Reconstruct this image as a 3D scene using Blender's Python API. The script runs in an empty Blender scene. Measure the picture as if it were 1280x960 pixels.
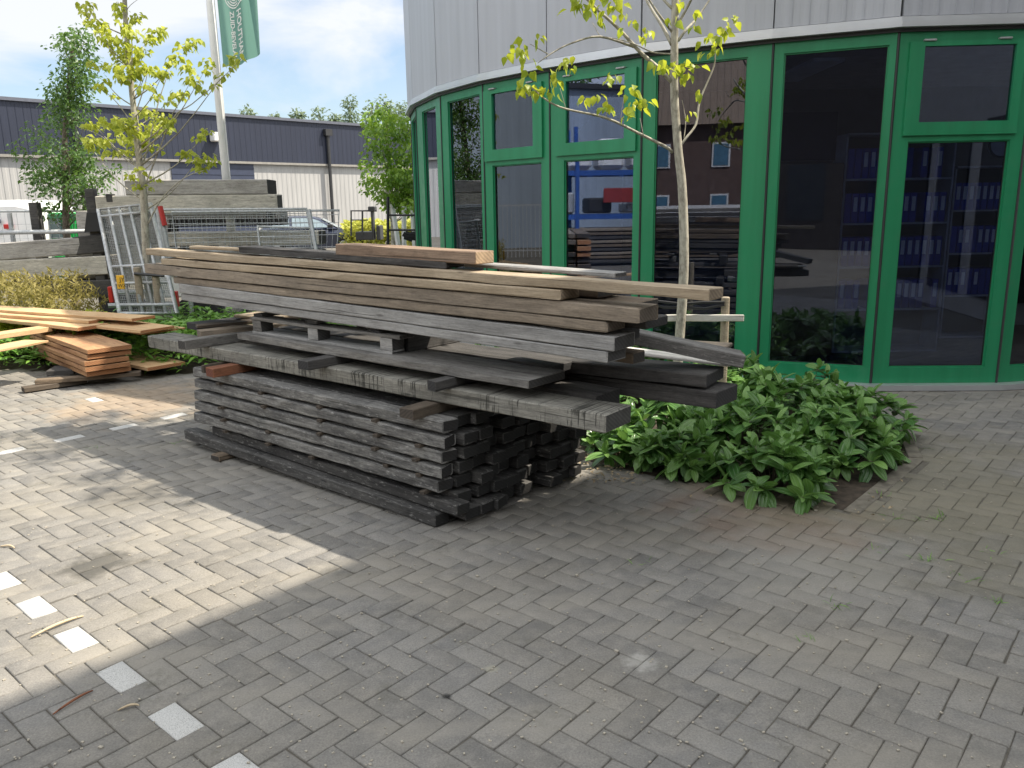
import bpy, math, random
import numpy as np
from mathutils import Matrix, Vector, noise as mnoise
random.seed(7); RNG = np.random.default_rng(7)
SC = bpy.context.scene; COL = SC.collection

# ------------------------------------------------------------------ camera
CF, CH, CP, CR = 1000.0, 1.70, math.atan(222/1000.0), 0.017
def cam_ray(x, y):
    u, v = x-640, y-480
    c, s = math.cos(CR), math.sin(CR); cp, sp = math.cos(CP), math.sin(CP)
    u2, v2 = c*u-s*v, s*u+c*v
    return Vector((u2, CF*cp-v2*sp, -CF*sp-v2*cp))
cam_d = bpy.data.cameras.new('camera'); cam = bpy.data.objects.new('camera', cam_d); COL.objects.link(cam)
cam_d.sensor_width = 36; cam_d.lens = CF/1280*36; cam_d.clip_start = .05; cam_d.clip_end = 2000
c_, s_, cp_, sp_ = math.cos(CR), math.sin(CR), math.cos(CP), math.sin(CP)
cam.matrix_world = Matrix(((c_, s_, 0, 0), (-s_*sp_, c_*sp_, -cp_, 0), (-s_*cp_, c_*cp_, sp_, CH), (0, 0, 0, 1)))
SC.camera = cam
def at(x, y, Y):
    r = cam_ray(x, y); t = Y/r.y; return Vector((r.x*t, Y, CH+r.z*t))
def gz(x, y, z=0.0):
    r = cam_ray(x, y); t = (z-CH)/r.z; return Vector((r.x*t, r.y*t, z))

# ------------------------------------------------------------------ sky, sun, exposure
SUN_TO = Vector((.74, .08, 1.0)).normalized()
SUN_EL = math.asin(SUN_TO.z); SUN_AZ = math.atan2(SUN_TO.x, SUN_TO.y)
w = bpy.data.worlds.new('World'); SC.world = w; w.use_nodes = True
nt = w.node_tree; N = nt.nodes; N.clear()
out = N.new('ShaderNodeOutputWorld'); bg = N.new('ShaderNodeBackground'); bg.inputs[1].default_value = .12
sky = N.new('ShaderNodeTexSky'); sky.sky_type = 'NISHITA'; sky.sun_disc = False
sky.sun_elevation = SUN_EL; sky.sun_rotation = SUN_AZ; sky.air_density = 1.0; sky.dust_density = 1.2; sky.ozone_density = 1.5
tc = N.new('ShaderNodeTexCoord'); mp = N.new('ShaderNodeMapping'); mp.inputs['Scale'].default_value = (1, 1, 2.6)
mp.inputs['Location'].default_value = (.35, .1, .2)
n1 = N.new('ShaderNodeTexNoise'); n1.inputs['Scale'].default_value = 2.3; n1.inputs['Detail'].default_value = 7; n1.inputs['Roughness'].default_value = .55
n1.inputs['Distortion'].default_value = .4
cr = N.new('ShaderNodeValToRGB'); cr.color_ramp.elements[0].position = .49; cr.color_ramp.elements[1].position = .63
cr.color_ramp.elements[0].color = (.10, .10, .10, 1); cr.color_ramp.elements[1].color = (.92, .92, .92, 1)
mx = N.new('ShaderNodeMix'); mx.data_type = 'RGBA'
L = nt.links.new
L(tc.outputs['Generated'], mp.inputs['Vector']); L(mp.outputs[0], n1.inputs['Vector'])
# denser, brighter clouds added behind the camera and overhead to lift the shade
dt = N.new('ShaderNodeVectorMath'); dt.operation = 'DOT_PRODUCT'; dt.inputs[1].default_value = (.35, -.85, .45); L(tc.outputs['Generated'], dt.inputs[0])
mr = N.new('ShaderNodeMapRange'); mr.inputs['From Min'].default_value = -.75; mr.inputs['From Max'].default_value = .35; L(dt.outputs['Value'], mr.inputs['Value'])
ml = N.new('ShaderNodeMath'); ml.operation = 'MULTIPLY_ADD'; L(mr.outputs[0], ml.inputs[0]); ml.inputs[1].default_value = .22; L(n1.outputs['Fac'], ml.inputs[2])
L(ml.outputs[0], cr.inputs[0])
cc = N.new('ShaderNodeMix'); cc.data_type = 'RGBA'; cc.inputs[6].default_value = (5.2, 5.3, 5.5, 1); cc.inputs[7].default_value = (9.2, 9.25, 9.3, 1); L(mr.outputs[0], cc.inputs[0])
L(cr.outputs[0], mx.inputs[0]); L(sky.outputs[0], mx.inputs[6]); L(cc.outputs[2], mx.inputs[7]); L(mx.outputs[2], bg.inputs[0]); L(bg.outputs[0], out.inputs[0])
sd = bpy.data.lights.new('sun', 'SUN'); sd.energy = 5.0; sd.angle = math.radians(.55); sd.color = (1, .90, .76)
sun = bpy.data.objects.new('sun', sd); COL.objects.link(sun); sun.location = (8, 4, 20)
sun.rotation_euler = SUN_TO.to_track_quat('Z', 'Y').to_euler()
SC.view_settings.view_transform = 'Standard'; SC.view_settings.look = 'None'
SC.view_settings.exposure = 0.68; SC.view_settings.gamma = 1; SC.view_settings.use_curve_mapping = False
SC.cycles.max_bounces = 7; SC.cycles.transparent_max_bounces = 12
SC.cycles.sample_clamp_indirect = 6

# ------------------------------------------------------------------ mesh helpers
class MB:
    def __init__(s): s.v = []; s.f = []; s.m = []; s.uv = []; s.col = None
    def add(s, vs, fs, m=0):
        o = len(s.v); s.v += [tuple(p) for p in vs]; s.f += [tuple(i+o for i in f) for f in fs]; s.m += [m]*len(fs)
    def box(s, a, b, m=0, M=None):
        x0, y0, z0 = a; x1, y1, z1 = b
        vs = [Vector(p) for p in ((x0,y0,z0),(x1,y0,z0),(x1,y1,z0),(x0,y1,z0),(x0,y0,z1),(x1,y0,z1),(x1,y1,z1),(x0,y1,z1))]
        if M is not None: vs = [M@p for p in vs]
        s.add(vs, ((0,3,2,1),(4,5,6,7),(0,1,5,4),(1,2,6,5),(2,3,7,6),(3,0,4,7)), m)
    def cbox(s, a, b, c=.004, m=0, M=None):
        """box with chamfered edges"""
        a = Vector(a); b = Vector(b); vs = []; idx = {}
        for i in range(8):
            sx, sy, sz = i & 1, (i >> 1) & 1, (i >> 2) & 1
            P = Vector((b.x if sx else a.x, b.y if sy else a.y, b.z if sz else a.z))
            for ax in range(3):
                q = P.copy()
                for k in range(3):
                    if k != ax: q[k] += (-c if (sx, sy, sz)[k] else c)
                idx[(i, ax)] = len(vs); vs.append(q)
        fs = []
        for ax in range(3):
            o1, o2 = (ax+1) % 3, (ax+2) % 3
            for sgn in (0, 1):
                cs = []
                for (p, q) in ((0,0),(1,0),(1,1),(0,1)):
                    i = (sgn << ax) | (p << o1) | (q << o2); cs.append(idx[(i, ax)])
                fs.append(cs if sgn else cs[::-1])
        for ax in range(3):
            o1, o2 = (ax+1) % 3, (ax+2) % 3
            for p in (0, 1):
                for q in (0, 1):
                    i0 = (p << o1) | (q << o2); i1 = i0 | (1 << ax)
                    f = [idx[(i0, o1)], idx[(i1, o1)], idx[(i1, o2)], idx[(i0, o2)]]
                    fs.append(f if (p ^ q) else f[::-1])
        for i in range(8):
            f = [idx[(i, 0)], idx[(i, 1)], idx[(i, 2)]]
            par = bin(i).count('1') % 2
            fs.append(f if par else f[::-1])
        if M is not None: vs = [M@p for p in vs]
        s.add(vs, fs, m)
    def tube(s, pts, rad, n=8, m=0, cap=True):
        pts = [Vector(p) for p in pts]
        if not hasattr(rad, '__len__'): rad = [rad]*len(pts)
        o = len(s.v); prev = None
        for i, p in enumerate(pts):
            d = (pts[min(i+1, len(pts)-1)]-pts[max(i-1, 0)]).normalized()
            if prev is None:
                a = d.cross(Vector((0, 0, 1)))
                if a.length < .05: a = d.cross(Vector((1, 0, 0)))
            else: a = prev-d*prev.dot(d)
            a.normalize(); prev = a; b = d.cross(a)
            for k in range(n):
                t = 2*math.pi*k/n; s.v.append(tuple(p+(a*math.cos(t)+b*math.sin(t))*rad[i]))
        for i in range(len(pts)-1):
            for k in range(n):
                k2 = (k+1) % n
                s.f.append((o+i*n+k, o+i*n+k2, o+(i+1)*n+k2, o+(i+1)*n+k)); s.m.append(m)
        if cap:
            s.f.append(tuple(o+k for k in range(n))[::-1]); s.m.append(m)
            e = o+(len(pts)-1)*n; s.f.append(tuple(e+k for k in range(n))); s.m.append(m)
    def prism(s, poly, z0, z1, m=0):
        n = len(poly); vs = [(p[0], p[1], z0) for p in poly]+[(p[0], p[1], z1) for p in poly]
        fs = [tuple(range(n))[::-1], tuple(range(n, 2*n))]+[(i, (i+1) % n, n+(i+1) % n, n+i) for i in range(n)]
        s.add(vs, fs, m)
    def build(s, name, mats, parent=None, smooth=False, M=None):
        me = bpy.data.meshes.new(name); me.from_pydata(s.v, [], s.f)
        for mt in (mats if isinstance(mats, (list, tuple)) else [mats]): me.materials.append(mt)
        me.polygons.foreach_set('material_index', s.m)
        if smooth: me.polygons.foreach_set('use_smooth', [True]*len(s.f))
        me.update()
        o = bpy.data.objects.new(name, me); COL.objects.link(o)
        if parent is not None: o.parent = parent
        if M is not None: o.matrix_local = M
        return o
def np_mesh(name, V, F, mats, parent=None, col=None, uv=None, smooth=False):
    """V (n,3), F (m,4) numpy; col per vertex (n,3); uv per vertex (n,2)"""
    me = bpy.data.meshes.new(name); k = F.shape[1]
    me.vertices.add(len(V)); me.vertices.foreach_set('co', V.astype(np.float32).ravel())
    me.loops.add(F.size); me.loops.foreach_set('vertex_index', F.astype(np.int32).ravel())
    me.polygons.add(len(F)); me.polygons.foreach_set('loop_start', np.arange(0, F.size, k, dtype=np.int32))
    me.polygons.foreach_set('loop_total', np.full(len(F), k, dtype=np.int32))
    if smooth: me.polygons.foreach_set('use_smooth', np.ones(len(F), dtype=bool))
    me.update(calc_edges=True)
    if col is not None:
        a = me.color_attributes.new('col', 'FLOAT_COLOR', 'POINT')
        a.data.foreach_set('color', np.concatenate([col, np.ones((len(col), 1))], 1).astype(np.float32).ravel())
    if uv is not None:
        u = me.uv_layers.new(name='UVMap'); u.data.foreach_set('uv', uv[F.ravel()].astype(np.float32).ravel())
    for mt in (mats if isinstance(mats, (list, tuple)) else [mats]): me.materials.append(mt)
    me.validate()
    o = bpy.data.objects.new(name, me); COL.objects.link(o)
    if parent is not None: o.parent = parent
    return o
def tag(o, label=None, cat=None, group=None, kind=None):
    if label: o['label'] = label
    if cat: o['category'] = cat
    if group: o['group'] = group
    if kind: o['kind'] = kind
    return o
def thing(name, label, cat, loc=(0, 0, 0), group=None, M=None):
    o = bpy.data.objects.new(name, None); COL.objects.link(o); o.empty_display_size = .2
    if M is not None: o.matrix_world = M
    else: o.location = loc
    return tag(o, label, cat, group)
def struct(o): o['kind'] = 'structure'; return o
def frame_m(o, x, y):
    x = Vector(x).normalized(); y = Vector(y); y = (y-x*y.dot(x)).normalized(); z = x.cross(y)
    return Matrix(((x.x, y.x, z.x, o[0]), (x.y, y.y, z.y, o[1]), (x.z, y.z, z.z, o[2]), (0, 0, 0, 1)))

# ------------------------------------------------------------------ materials
class NT:
    def __init__(s, name):
        s.mat = bpy.data.materials.new(name); s.mat.use_nodes = True; s.t = s.mat.node_tree; s.n = s.t.nodes
        s.b = s.n['Principled BSDF']; s.out = s.n['Material Output']
    def l(s, a, b): s.t.links.new(a, b)
    def node(s, ty, **kw):
        n = s.n.new(ty)
        for k, v in kw.items():
            if k.startswith('_'): setattr(n, k[1:], v)
            else: n.inputs[k.replace('__', ' ')].default_value = v
        return n
    def coord(s, scale=(1, 1, 1), rand=False, which='Object'):
        tc = s.node('ShaderNodeTexCoord'); m = s.node('ShaderNodeMapping'); m.inputs['Scale'].default_value = scale
        s.l(tc.outputs[which], m.inputs['Vector'])
        if rand:
            oi = s.node('ShaderNodeObjectInfo'); mu = s.node('ShaderNodeMath', _operation='MULTIPLY'); mu.inputs[1].default_value = 57.3
            s.l(oi.outputs['Random'], mu.inputs[0]); s.l(mu.outputs[0], m.inputs['Location'])
        return m.outputs[0]
    def noise(s, vec, scale, detail=4, rough=.55, dist=0):
        n = s.node('ShaderNodeTexNoise', Scale=scale, Detail=detail, Roughness=rough, Distortion=dist); s.l(vec, n.inputs['Vector']); return n.outputs['Fac']
    def ramp(s, fac, stops):
        r = s.node('ShaderNodeValToRGB'); e = r.color_ramp.elements
        while len(e) < len(stops): e.new(.5)
        for i, (p, c) in enumerate(stops):
            e[i].position = p; e[i].color = (c, c, c, 1) if not hasattr(c, '__len__') else (*c, 1)
        s.l(fac, r.inputs[0]); return r.outputs[0]
    def mix(s, fac, a, b, mode='MIX'):
        m = s.node('ShaderNodeMix', _data_type='RGBA', _blend_type=mode)
        for v, i in ((fac, 0), (a, 6), (b, 7)):
            if hasattr(v, 'is_linked'): s.l(v, m.inputs[i])
            elif i == 0: m.inputs[0].default_value = v
            else: m.inputs[i].default_value = (*v, 1) if len(v) == 3 else v
        return m.outputs[2]
    def math(s, op, a, b=0.0):
        m = s.node('ShaderNodeMath', _operation=op)
        for v, i in ((a, 0), (b, 1)):
            if hasattr(v, 'is_linked'): s.l(v, m.inputs[i])
            else: m.inputs[i].default_value = v
        return m.outputs[0]
    def bump(s, h, strength=.3, dist=.01):
        b = s.node('ShaderNodeBump', Strength=strength, Distance=dist); s.l(h, b.inputs['Height']); s.l(b.outputs[0], s.b.inputs['Normal'])
    def base(s, c):
        if hasattr(c, 'is_linked'): s.l(c, s.b.inputs['Base Color'])
        else: s.b.inputs['Base Color'].default_value = (*c, 1)
    def rough(s, r):
        if hasattr(r, 'is_linked'): s.l(r, s.b.inputs['Roughness'])
        else: s.b.inputs['Roughness'].default_value = r
def simple(name, c, rough=.6, metal=0, var=.12, scale=6, bump=0, spec=.5):
    m = NT(name); v = m.coord(); f = m.noise(v, scale, 5)
    lo = tuple(x*(1-var) for x in c); hi = tuple(min(1, x*(1+var)) for x in c)
    m.base(m.ramp(f, [(.3, lo), (.7, hi)])); m.rough(rough); m.b.inputs['Metallic'].default_value = metal
    m.b.inputs['Specular IOR Level'].default_value = spec
    if bump: m.bump(m.noise(v, scale*8, 4), bump, .003)
    return m.mat
def wood(name, a, b, dark=(.03, .028, .025), stain=.35, grain=.5, rough=.8, drips=0, end=None, pale=None):
    """timber: a/b are the two tones, dark is the stain colour"""
    m = NT(name)
    g1 = m.noise(m.coord((1.2, 16, 16), True), 1.5, 5, .6, .6)
    g2 = m.noise(m.coord((5, 130, 130), True), 1.0, 4, .7)
    big = m.noise(m.coord((1.4, 3, 3), True), 1.3, 4, .6)
    mid = m.noise(m.coord((7, 20, 20), True), 1.5, 5, .65)
    c = m.ramp(g1, [(.3, a), (.7, b)])
    c = m.mix(m.ramp(big, [(.4, 0.0), (.75, stain)]), c, dark)
    c = m.mix(m.ramp(mid, [(.5, 0.0), (.8, stain)]), c, dark)
    if pale: c = m.mix(m.ramp(m.noise(m.coord((9, 30, 30), True), 2.2, 6, .7), [(.56, 0.0), (.68, .55)]), c, pale)
    c = m.mix(grain, c, m.ramp(g2, [(.3, .55), (.65, 1.15)]), 'MULTIPLY')
    # long checks
    ck = m.ramp(m.noise(m.coord((1.0, 60, 60), True), 1.0, 2, .5), [(.30, .35), (.345, 1.0)])
    c = m.mix(.8, c, ck, 'MULTIPLY')
    fib = m.noise(m.coord((9, 210, 210), True), 1.0, 3, .75)
    c = m.mix(min(1, grain*1.1), c, m.ramp(fib, [(.32, .5), (.52, 1.0), (.7, 1.3)]), 'MULTIPLY')
    vo = m.node('ShaderNodeTexVoronoi', Scale=1.0); m.l(m.coord((2.6, 11, 11), True), vo.inputs['Vector'])
    c = m.mix(m.ramp(vo.outputs['Distance'], [(.045, .75), (.11, 0.0)]), c, dark)
    sp_ = m.noise(m.coord((30, 60, 60), True), 1.6, 5, .75); c = m.mix(grain, c, m.ramp(sp_, [(.3, .6), (.5, 1.0), (.75, 1.25)]), 'MULTIPLY')
    if drips:
        dr = m.math('ADD', m.noise(m.coord((80, 1.2, 4), True), 1.0, 4, .75), m.math('MULTIPLY', m.math('SUBTRACT', m.noise(m.coord((3, 1, 9), True), 1.0, 3), .5), .55))
        c = m.mix(m.ramp(dr, [(.55, 0.0), (.62, drips)]), c, dark)
    m.base(c); m.rough(rough); m.b.inputs['Specular IOR Level'].default_value = .35
    h = m.math('ADD', m.math('MULTIPLY', g2, .6), m.math('ADD', m.math('MULTIPLY', ck, .6), m.math('MULTIPLY', fib, .7))); m.bump(h, .8, .004)
    e = NT(name+'_end')
    rg = e.node('ShaderNodeTexWave', _wave_type='RINGS', _rings_direction='X', Scale=16, Distortion=2.5, Detail=3)
    e.l(e.coord((.1, 1, 1.3), True), rg.inputs['Vector'])
    ec = end or tuple(x*.62 for x in a)
    c = e.ramp(rg.outputs['Fac'], [(.2, tuple(x*.7 for x in ec)), (.8, ec)])
    c = e.mix(e.ramp(e.noise(e.coord((8, 8, 8), True), 2.5, 4), [(.4, 0.0), (.75, .5)]), c, dark)
    e.base(c); e.rough(.85); e.bump(e.noise(e.coord((40, 90, 90)), 1, 4), .4, .003)
    return [m.mat, e.mat]
W_TAN = wood('wood_tan', (.36, .285, .195), (.48, .40, .29), (.12, .09, .065), .35, .3, end=(.30, .24, .17))
W_TANGREY = wood('wood_tan_grey', (.25, .205, .155), (.37, .31, .24), (.10, .085, .07), .6, .4, end=(.17, .14, .11))
W_BROWN = wood('wood_brown_grey', (.15, .115, .085), (.25, .19, .13), (.05, .042, .035), .6, .45, end=(.05, .045, .04))
W_LGREY = wood('wood_light_grey', (.28, .28, .275), (.43, .425, .41), (.10, .095, .09), .45, .4, end=(.06, .06, .06))
W_GREY = wood('wood_grey', (.17, .165, .155), (.29, .28, .26), (.04, .038, .036), .65, .5, end=(.055, .053, .05))
W_DRIP = wood('wood_grey_dripped', (.22, .215, .19), (.33, .32, .28), (.022, .022, .018), .5, .5, drips=.85, end=(.09, .09, .085))
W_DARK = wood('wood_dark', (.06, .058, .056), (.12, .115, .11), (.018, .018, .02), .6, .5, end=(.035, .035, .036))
W_SLEEP = wood('wood_sleeper', (.14, .138, .132), (.34, .335, .315), (.022, .022, .026), .8, .75, end=(.022, .021, .02), pale=(.52, .515, .49))  # near-black end grain: shade of the stack end put into the colour
W_SLEEPSHADE = wood('wood_sleeper_dark_shade', (.055, .054, .052), (.13, .127, .12), (.014, .014, .016), .8, .6, end=(.018, .018, .017), pale=(.46, .455, .43))  # darker copy of the sleeper wood, shade put into its colour
W_RED = wood('wood_red_block', (.22, .085, .045), (.30, .13, .07), (.06, .03, .02), .4, .4, end=(.17, .055, .03))
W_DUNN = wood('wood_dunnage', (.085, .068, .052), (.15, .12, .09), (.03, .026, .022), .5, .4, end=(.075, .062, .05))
W_ORANGE = wood('wood_orange', (.56, .37, .19), (.68, .49, .28), (.36, .15, .06), .35, .2, end=(.48, .22, .10))
W_ORANGEB = wood('wood_sawn_edge', (.38, .21, .105), (.54, .33, .17), (.2, .09, .05), .6, .35, end=(.42, .20, .09))
W_LOG = wood('wood_old_beam', (.52, .49, .42), (.68, .65, .57), (.13, .12, .10), .5, .5, end=(.05, .045, .04))
W_LOGG = wood('wood_old_beam_grey', (.38, .365, .34), (.52, .50, .47), (.09, .08, .07), .5, .5, end=(.03, .03, .03))
W_STAKE = wood('wood_stake', (.30, .26, .19), (.42, .36, .27), (.14, .12, .09), .4, .4)
W_WHITE = wood('wood_white_lath', (.6, .58, .53), (.72, .70, .65), (.4, .38, .34), .3, .2)
W_SPLIT = wood('wood_splinter', (.55, .45, .30), (.65, .55, .38), (.3, .22, .15), .3, .2)

_g = NT('green_paint'); _a = _g.noise(_g.coord((5, 5, .35)), 1.6, 5, .6); _b = _g.noise(_g.coord((1, 1, 1)), 9, 5, .65)
_c = _g.ramp(_a, [(.3, (.014, .205, .085)), (.7, (.022, .265, .118))]); _c = _g.mix(_g.ramp(_b, [(.55, 0.0), (.8, .22)]), _c, (.10, .20, .13))
_g.base(_c); _g.rough(_g.ramp(_b, [(.3, .30), (.7, .50)])); _g.bump(_g.noise(_g.coord((1, 1, 1)), 60, 3), .05, .003); GREEN = _g.mat
STEEL = simple('galvanised_steel', (.44, .46, .47), .5, .35, .2, 30, .1)
ALU = simple('aluminium_trim', (.62, .64, .66), .35, .6, .06, 4)
BLACKM = simple('black_metal', (.025, .026, .028), .5, 0, .2)
RUBBER = simple('rubber', (.02, .02, .02), .85)
WHITEP = simple('white_paint', (.78, .78, .77), .4, 0, .05)
REDP = simple('red_plastic', (.5, .03, .025), .3)
YELP = simple('yellow_plate', (.75, .45, .04), .4)
SOIL = simple('soil', (.055, .042, .03), .95, 0, .5, 18, .9)

def cladding(name, c, scale, depth=.3, rough=.45, axis=0, metal=.2, wave='SIN'):
    m = NT(name); tc = m.node('ShaderNodeTexCoord'); sx = m.node('ShaderNodeSeparateXYZ'); m.l(tc.outputs['Object'], sx.inputs[0])
    x = sx.outputs[axis]
    s = m.math('SINE', m.math('MULTIPLY', x, 2*math.pi*scale))
    p = m.ramp(m.math('ADD', m.math('MULTIPLY', s, .5), .5), [(.25, 0.0), (.6, 1.0)])
    n = m.noise(m.coord((.6, .6, .15)), 1.5, 4)
    st = m.noise(m.coord((9, 9, .3)), 1.0, 4)
    col = m.ramp(n, [(.3, tuple(v*.9 for v in c)), (.7, tuple(min(1, v*1.07) for v in c))])
    col = m.mix(.35, col, m.ramp(st, [(.3, .8), (.6, 1.08)]), 'MULTIPLY')
    m.base(col); m.rough(rough); m.b.inputs['Metallic'].default_value = metal; m.bump(p, depth, .02)
    return m.mat
CLAD = cladding('grey_cladding', (.455, .475, .52), 12.0, .10, .5, 0, .15)
DARKCLAD = cladding('dark_blue_cladding', (.018, .024, .046), 2.9, 1.0, .5, 0, .1)
WOODCLAD = cladding('weathered_board_cladding', (.37, .372, .37), 3.0, 1.0, .85, 0, 0)
BLUEGREY = cladding('blue_grey_cladding', (.30, .36, .43), 2.0, .6, .5, 0, .1)

def glass(name, tint, refl=1.0):
    m = NT(name); n = m.n; n.remove(m.b)
    tr = n.new('ShaderNodeBsdfTransparent'); tr.inputs[0].default_value = (*tint, 1)
    gl = n.new('ShaderNodeBsdfGlossy'); gl.inputs['Roughness'].default_value = 0.0; gl.inputs[0].default_value = (.82, .88, 1, 1)
    fr = n.new('ShaderNodeFresnel'); fr.inputs[0].default_value = 1.52
    mu = m.math('MULTIPLY', fr.outputs[0], refl); ad = m.math('MINIMUM', mu, 1.0)
    # faint waviness of the pane
    bp = n.new('ShaderNodeBump'); bp.inputs['Strength'].default_value = .012; bp.inputs['Distance'].default_value = .05
    m.l(m.noise(m.coord((1, 1, 1)), 1.1, 1), bp.inputs['Height']); m.l(bp.outputs[0], gl.inputs['Normal'])
    mixn = n.new('ShaderNodeMixShader'); m.l(ad, mixn.inputs[0]); m.l(tr.outputs[0], mixn.inputs[1]); m.l(gl.outputs[0], mixn.inputs[2])
    m.l(mixn.outputs[0], m.out.inputs['Surface']); return m.mat
GLASS = glass('window_glass', (.60, .66, .80), 2.3)
CARGLASS = glass('vehicle_glass', (.12, .14, .15), 2.2)

def leafmat(name, c1, c2, vein_gloss=None, trans=.3, rough=.35, translucent=None):
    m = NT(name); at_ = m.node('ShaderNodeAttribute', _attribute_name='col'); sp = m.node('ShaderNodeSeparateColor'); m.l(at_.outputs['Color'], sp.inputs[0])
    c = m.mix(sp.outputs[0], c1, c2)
    if vein_gloss:
        uv = m.node('ShaderNodeUVMap'); s2 = m.node('ShaderNodeSeparateXYZ'); m.l(uv.outputs[0], s2.inputs[0])
        u = m.math('ABSOLUTE', m.math('SUBTRACT', s2.outputs[0], .5))
        v = m.math('PINGPONG', m.math('MULTIPLY', u, 1.0), .16)   # 0 at midrib and at the two side veins
        f = m.ramp(v, [(.0, 1.0), (.028, 0.0)])
        c = m.mix(m.math('MULTIPLY', f, .6), c, vein_gloss)  # pale stripes along the veins: gloss highlight put into the leaf colour
        m.bump(m.ramp(v, [(0, 0.0), (.1, 1.0)]), .5, .004)
    m.base(c); m.rough(rough); m.b.inputs['Specular IOR Level'].default_value = .5
    t = m.node('ShaderNodeBsdfTranslucent'); m.l(m.mix(.5, c, translucent or c2), t.inputs[0])
    ms = m.node('ShaderNodeMixShader'); ms.inputs[0].default_value = trans
    m.l(m.b.outputs[0], ms.inputs[1]); m.l(t.outputs[0], ms.inputs[2]); m.l(ms.outputs[0], m.out.inputs['Surface'])
    return m.mat
LEAF_SHRUB = leafmat('broad_leaf', (.050, .145, .034), (.20, .37, .09), (.34, .48, .27), .24, .28, (.2, .4, .06))
LEAF_GROUND = leafmat('ground_cover_leaf', (.09, .22, .03), (.22, .42, .07), None, .3, .4, (.3, .5, .08))
LEAF_YEL = leafmat('yellow_green_leaf', (.22, .29, .032), (.50, .53, .075), None, .5, .5, (.75, .82, .12))
LEAF_LIND = leafmat('young_lime_leaf', (.17, .29, .025), (.45, .50, .045), None, .5, .45, (.8, .85, .07))
LEAF_DKT = leafmat('dark_tree_leaf', (.045, .105, .03), (.10, .19, .05), None, .35, .45, (.25, .42, .06))
LEAF_MID = leafmat('mid_tree_leaf', (.09, .21, .025), (.22, .36, .045), None, .4, .45, (.4, .58, .06))
LEAF_POP = leafmat('far_poplar_leaf', (.12, .18, .10), (.2, .26, .15), None, .3, .6)
LEAF_DRY = leafmat('dry_yellow_shrub', (.19, .165, .045), (.36, .31, .10), None, .35, .7, (.5, .45, .12))
LEAF_YSH = leafmat('yellow_shrub', (.35, .38, .06), (.6, .6, .12), None, .35, .6)
BARK = NT('bark'); _f = BARK.noise(BARK.coord((1, 1, .5)), 22, 6, .7); BARK.base(BARK.ramp(_f, [(.35, (.20, .185, .15)), (.55, (.42, .40, .33)), (.7, (.52, .50, .42))])); BARK.rough(.85); BARK.bump(_f, .5, .006); BARK = BARK.mat
BARKD = simple('dark_bark', (.16, .135, .105), .9, 0, .4, 30, .5)

# ------------------------------------------------------------------ ground and paving
gm = NT('yard_ground'); f1 = gm.noise(gm.coord((1, 1, 1)), .7, 6); f2 = gm.noise(gm.coord((1, 1, 1)), 40, 5, .7)
c = gm.ramp(f1, [(.3, (.11, .10, .082)), (.7, (.17, .158, .13))]); c = gm.mix(.7, c, gm.ramp(f2, [(.3, .45), (.7, 1.2)]), 'MULTIPLY')
gm.base(c); gm.rough(.95); gm.bump(f2, .6, .01)
g = MB(); g.add([(-900, -300, -.007), (900, -300, -.007), (900, 1500, -.007), (-900, 1500, -.007)], [(0, 1, 2, 3)])
struct(g.build('ground', gm.mat))
BW = .105; ang = math.radians(139.2); XA = np.array([math.cos(ang), math.sin(ang)]); YA = -np.array([math.cos(ang-math.pi/2), math.sin(ang-math.pi/2)])
ORG = np.array([-1.172, 2.433])-XA*BW-YA*BW*.5
BED = [(-1.0, 6.12), (.32, 5.26), (1.86, 4.25), (2.66, 5.15), (2.95, 6.0), (3.12, 7.0), (2.3, 7.5), (1.2, 8.1), (.4, 8.8), (-.4, 9.6), (-1.0, 9.6)]
def inside(poly, x, y):
    r = False; n = len(poly)
    for i in range(n):
        x1, y1 = poly[i]; x2, y2 = poly[(i+1) % n]
        if (y1 > y) != (y2 > y) and x < (x2-x1)*(y-y1)/(y2-y1)+x1: r = not r
    return r
def seg_d(poly, x, y):
    d = 9
    for i in range(len(poly)):
        a = np.array(poly[i]); b = np.array(poly[(i+1) % len(poly)]); p = np.array((x, y)); t = np.clip(np.dot(p-a, b-a)/np.dot(b-a, b-a), 0, 1)
        d = min(d, np.hypot(*(p-a-(b-a)*t)))
    return d
BED2 = [(-9.0, 9.1), (-5.3, 8.75), (-3.5, 8.35), (-2.1, 9.2), (-2.2, 11.0), (-9.0, 11.5)]
whites = set()
for n in range(-2, 12): whites.add(('h', 4*n, 0))
pw = np.array([gz(150, 532).x, gz(150, 532).y])
q = (pw-ORG)/BW; wx, wy = float(q@XA), float(q@YA)
W2 = (round(wx-.5), round(wy-1))
def nearest(px, kk):
    g_ = gz(*px); q = (np.array([g_.x, g_.y])-ORG)/BW; x, y = float(q@XA), float(q@YA); best = None
    for ix in range(int(x)-4, int(x)+5):
        for iy in range(int(y)-4, int(y)+5):
            if (ix-iy) % 4 != kk: continue
            cx, cy = (ix+1, iy+.5) if kk == 0 else (ix+.5, iy+1); d = (cx-x)**2+(cy-y)**2
            if best is None or d < best[0]: best = (d, ix, iy)
    return best[1:]
b0 = nearest((77.5, 548.5), 3); W2SET = {(b0[0], b0[1]+4*k) for k in range(-3, 4)}
W3SET = {nearest((112, 499), 0)}
V = []; F = []; Cc = []
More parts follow.
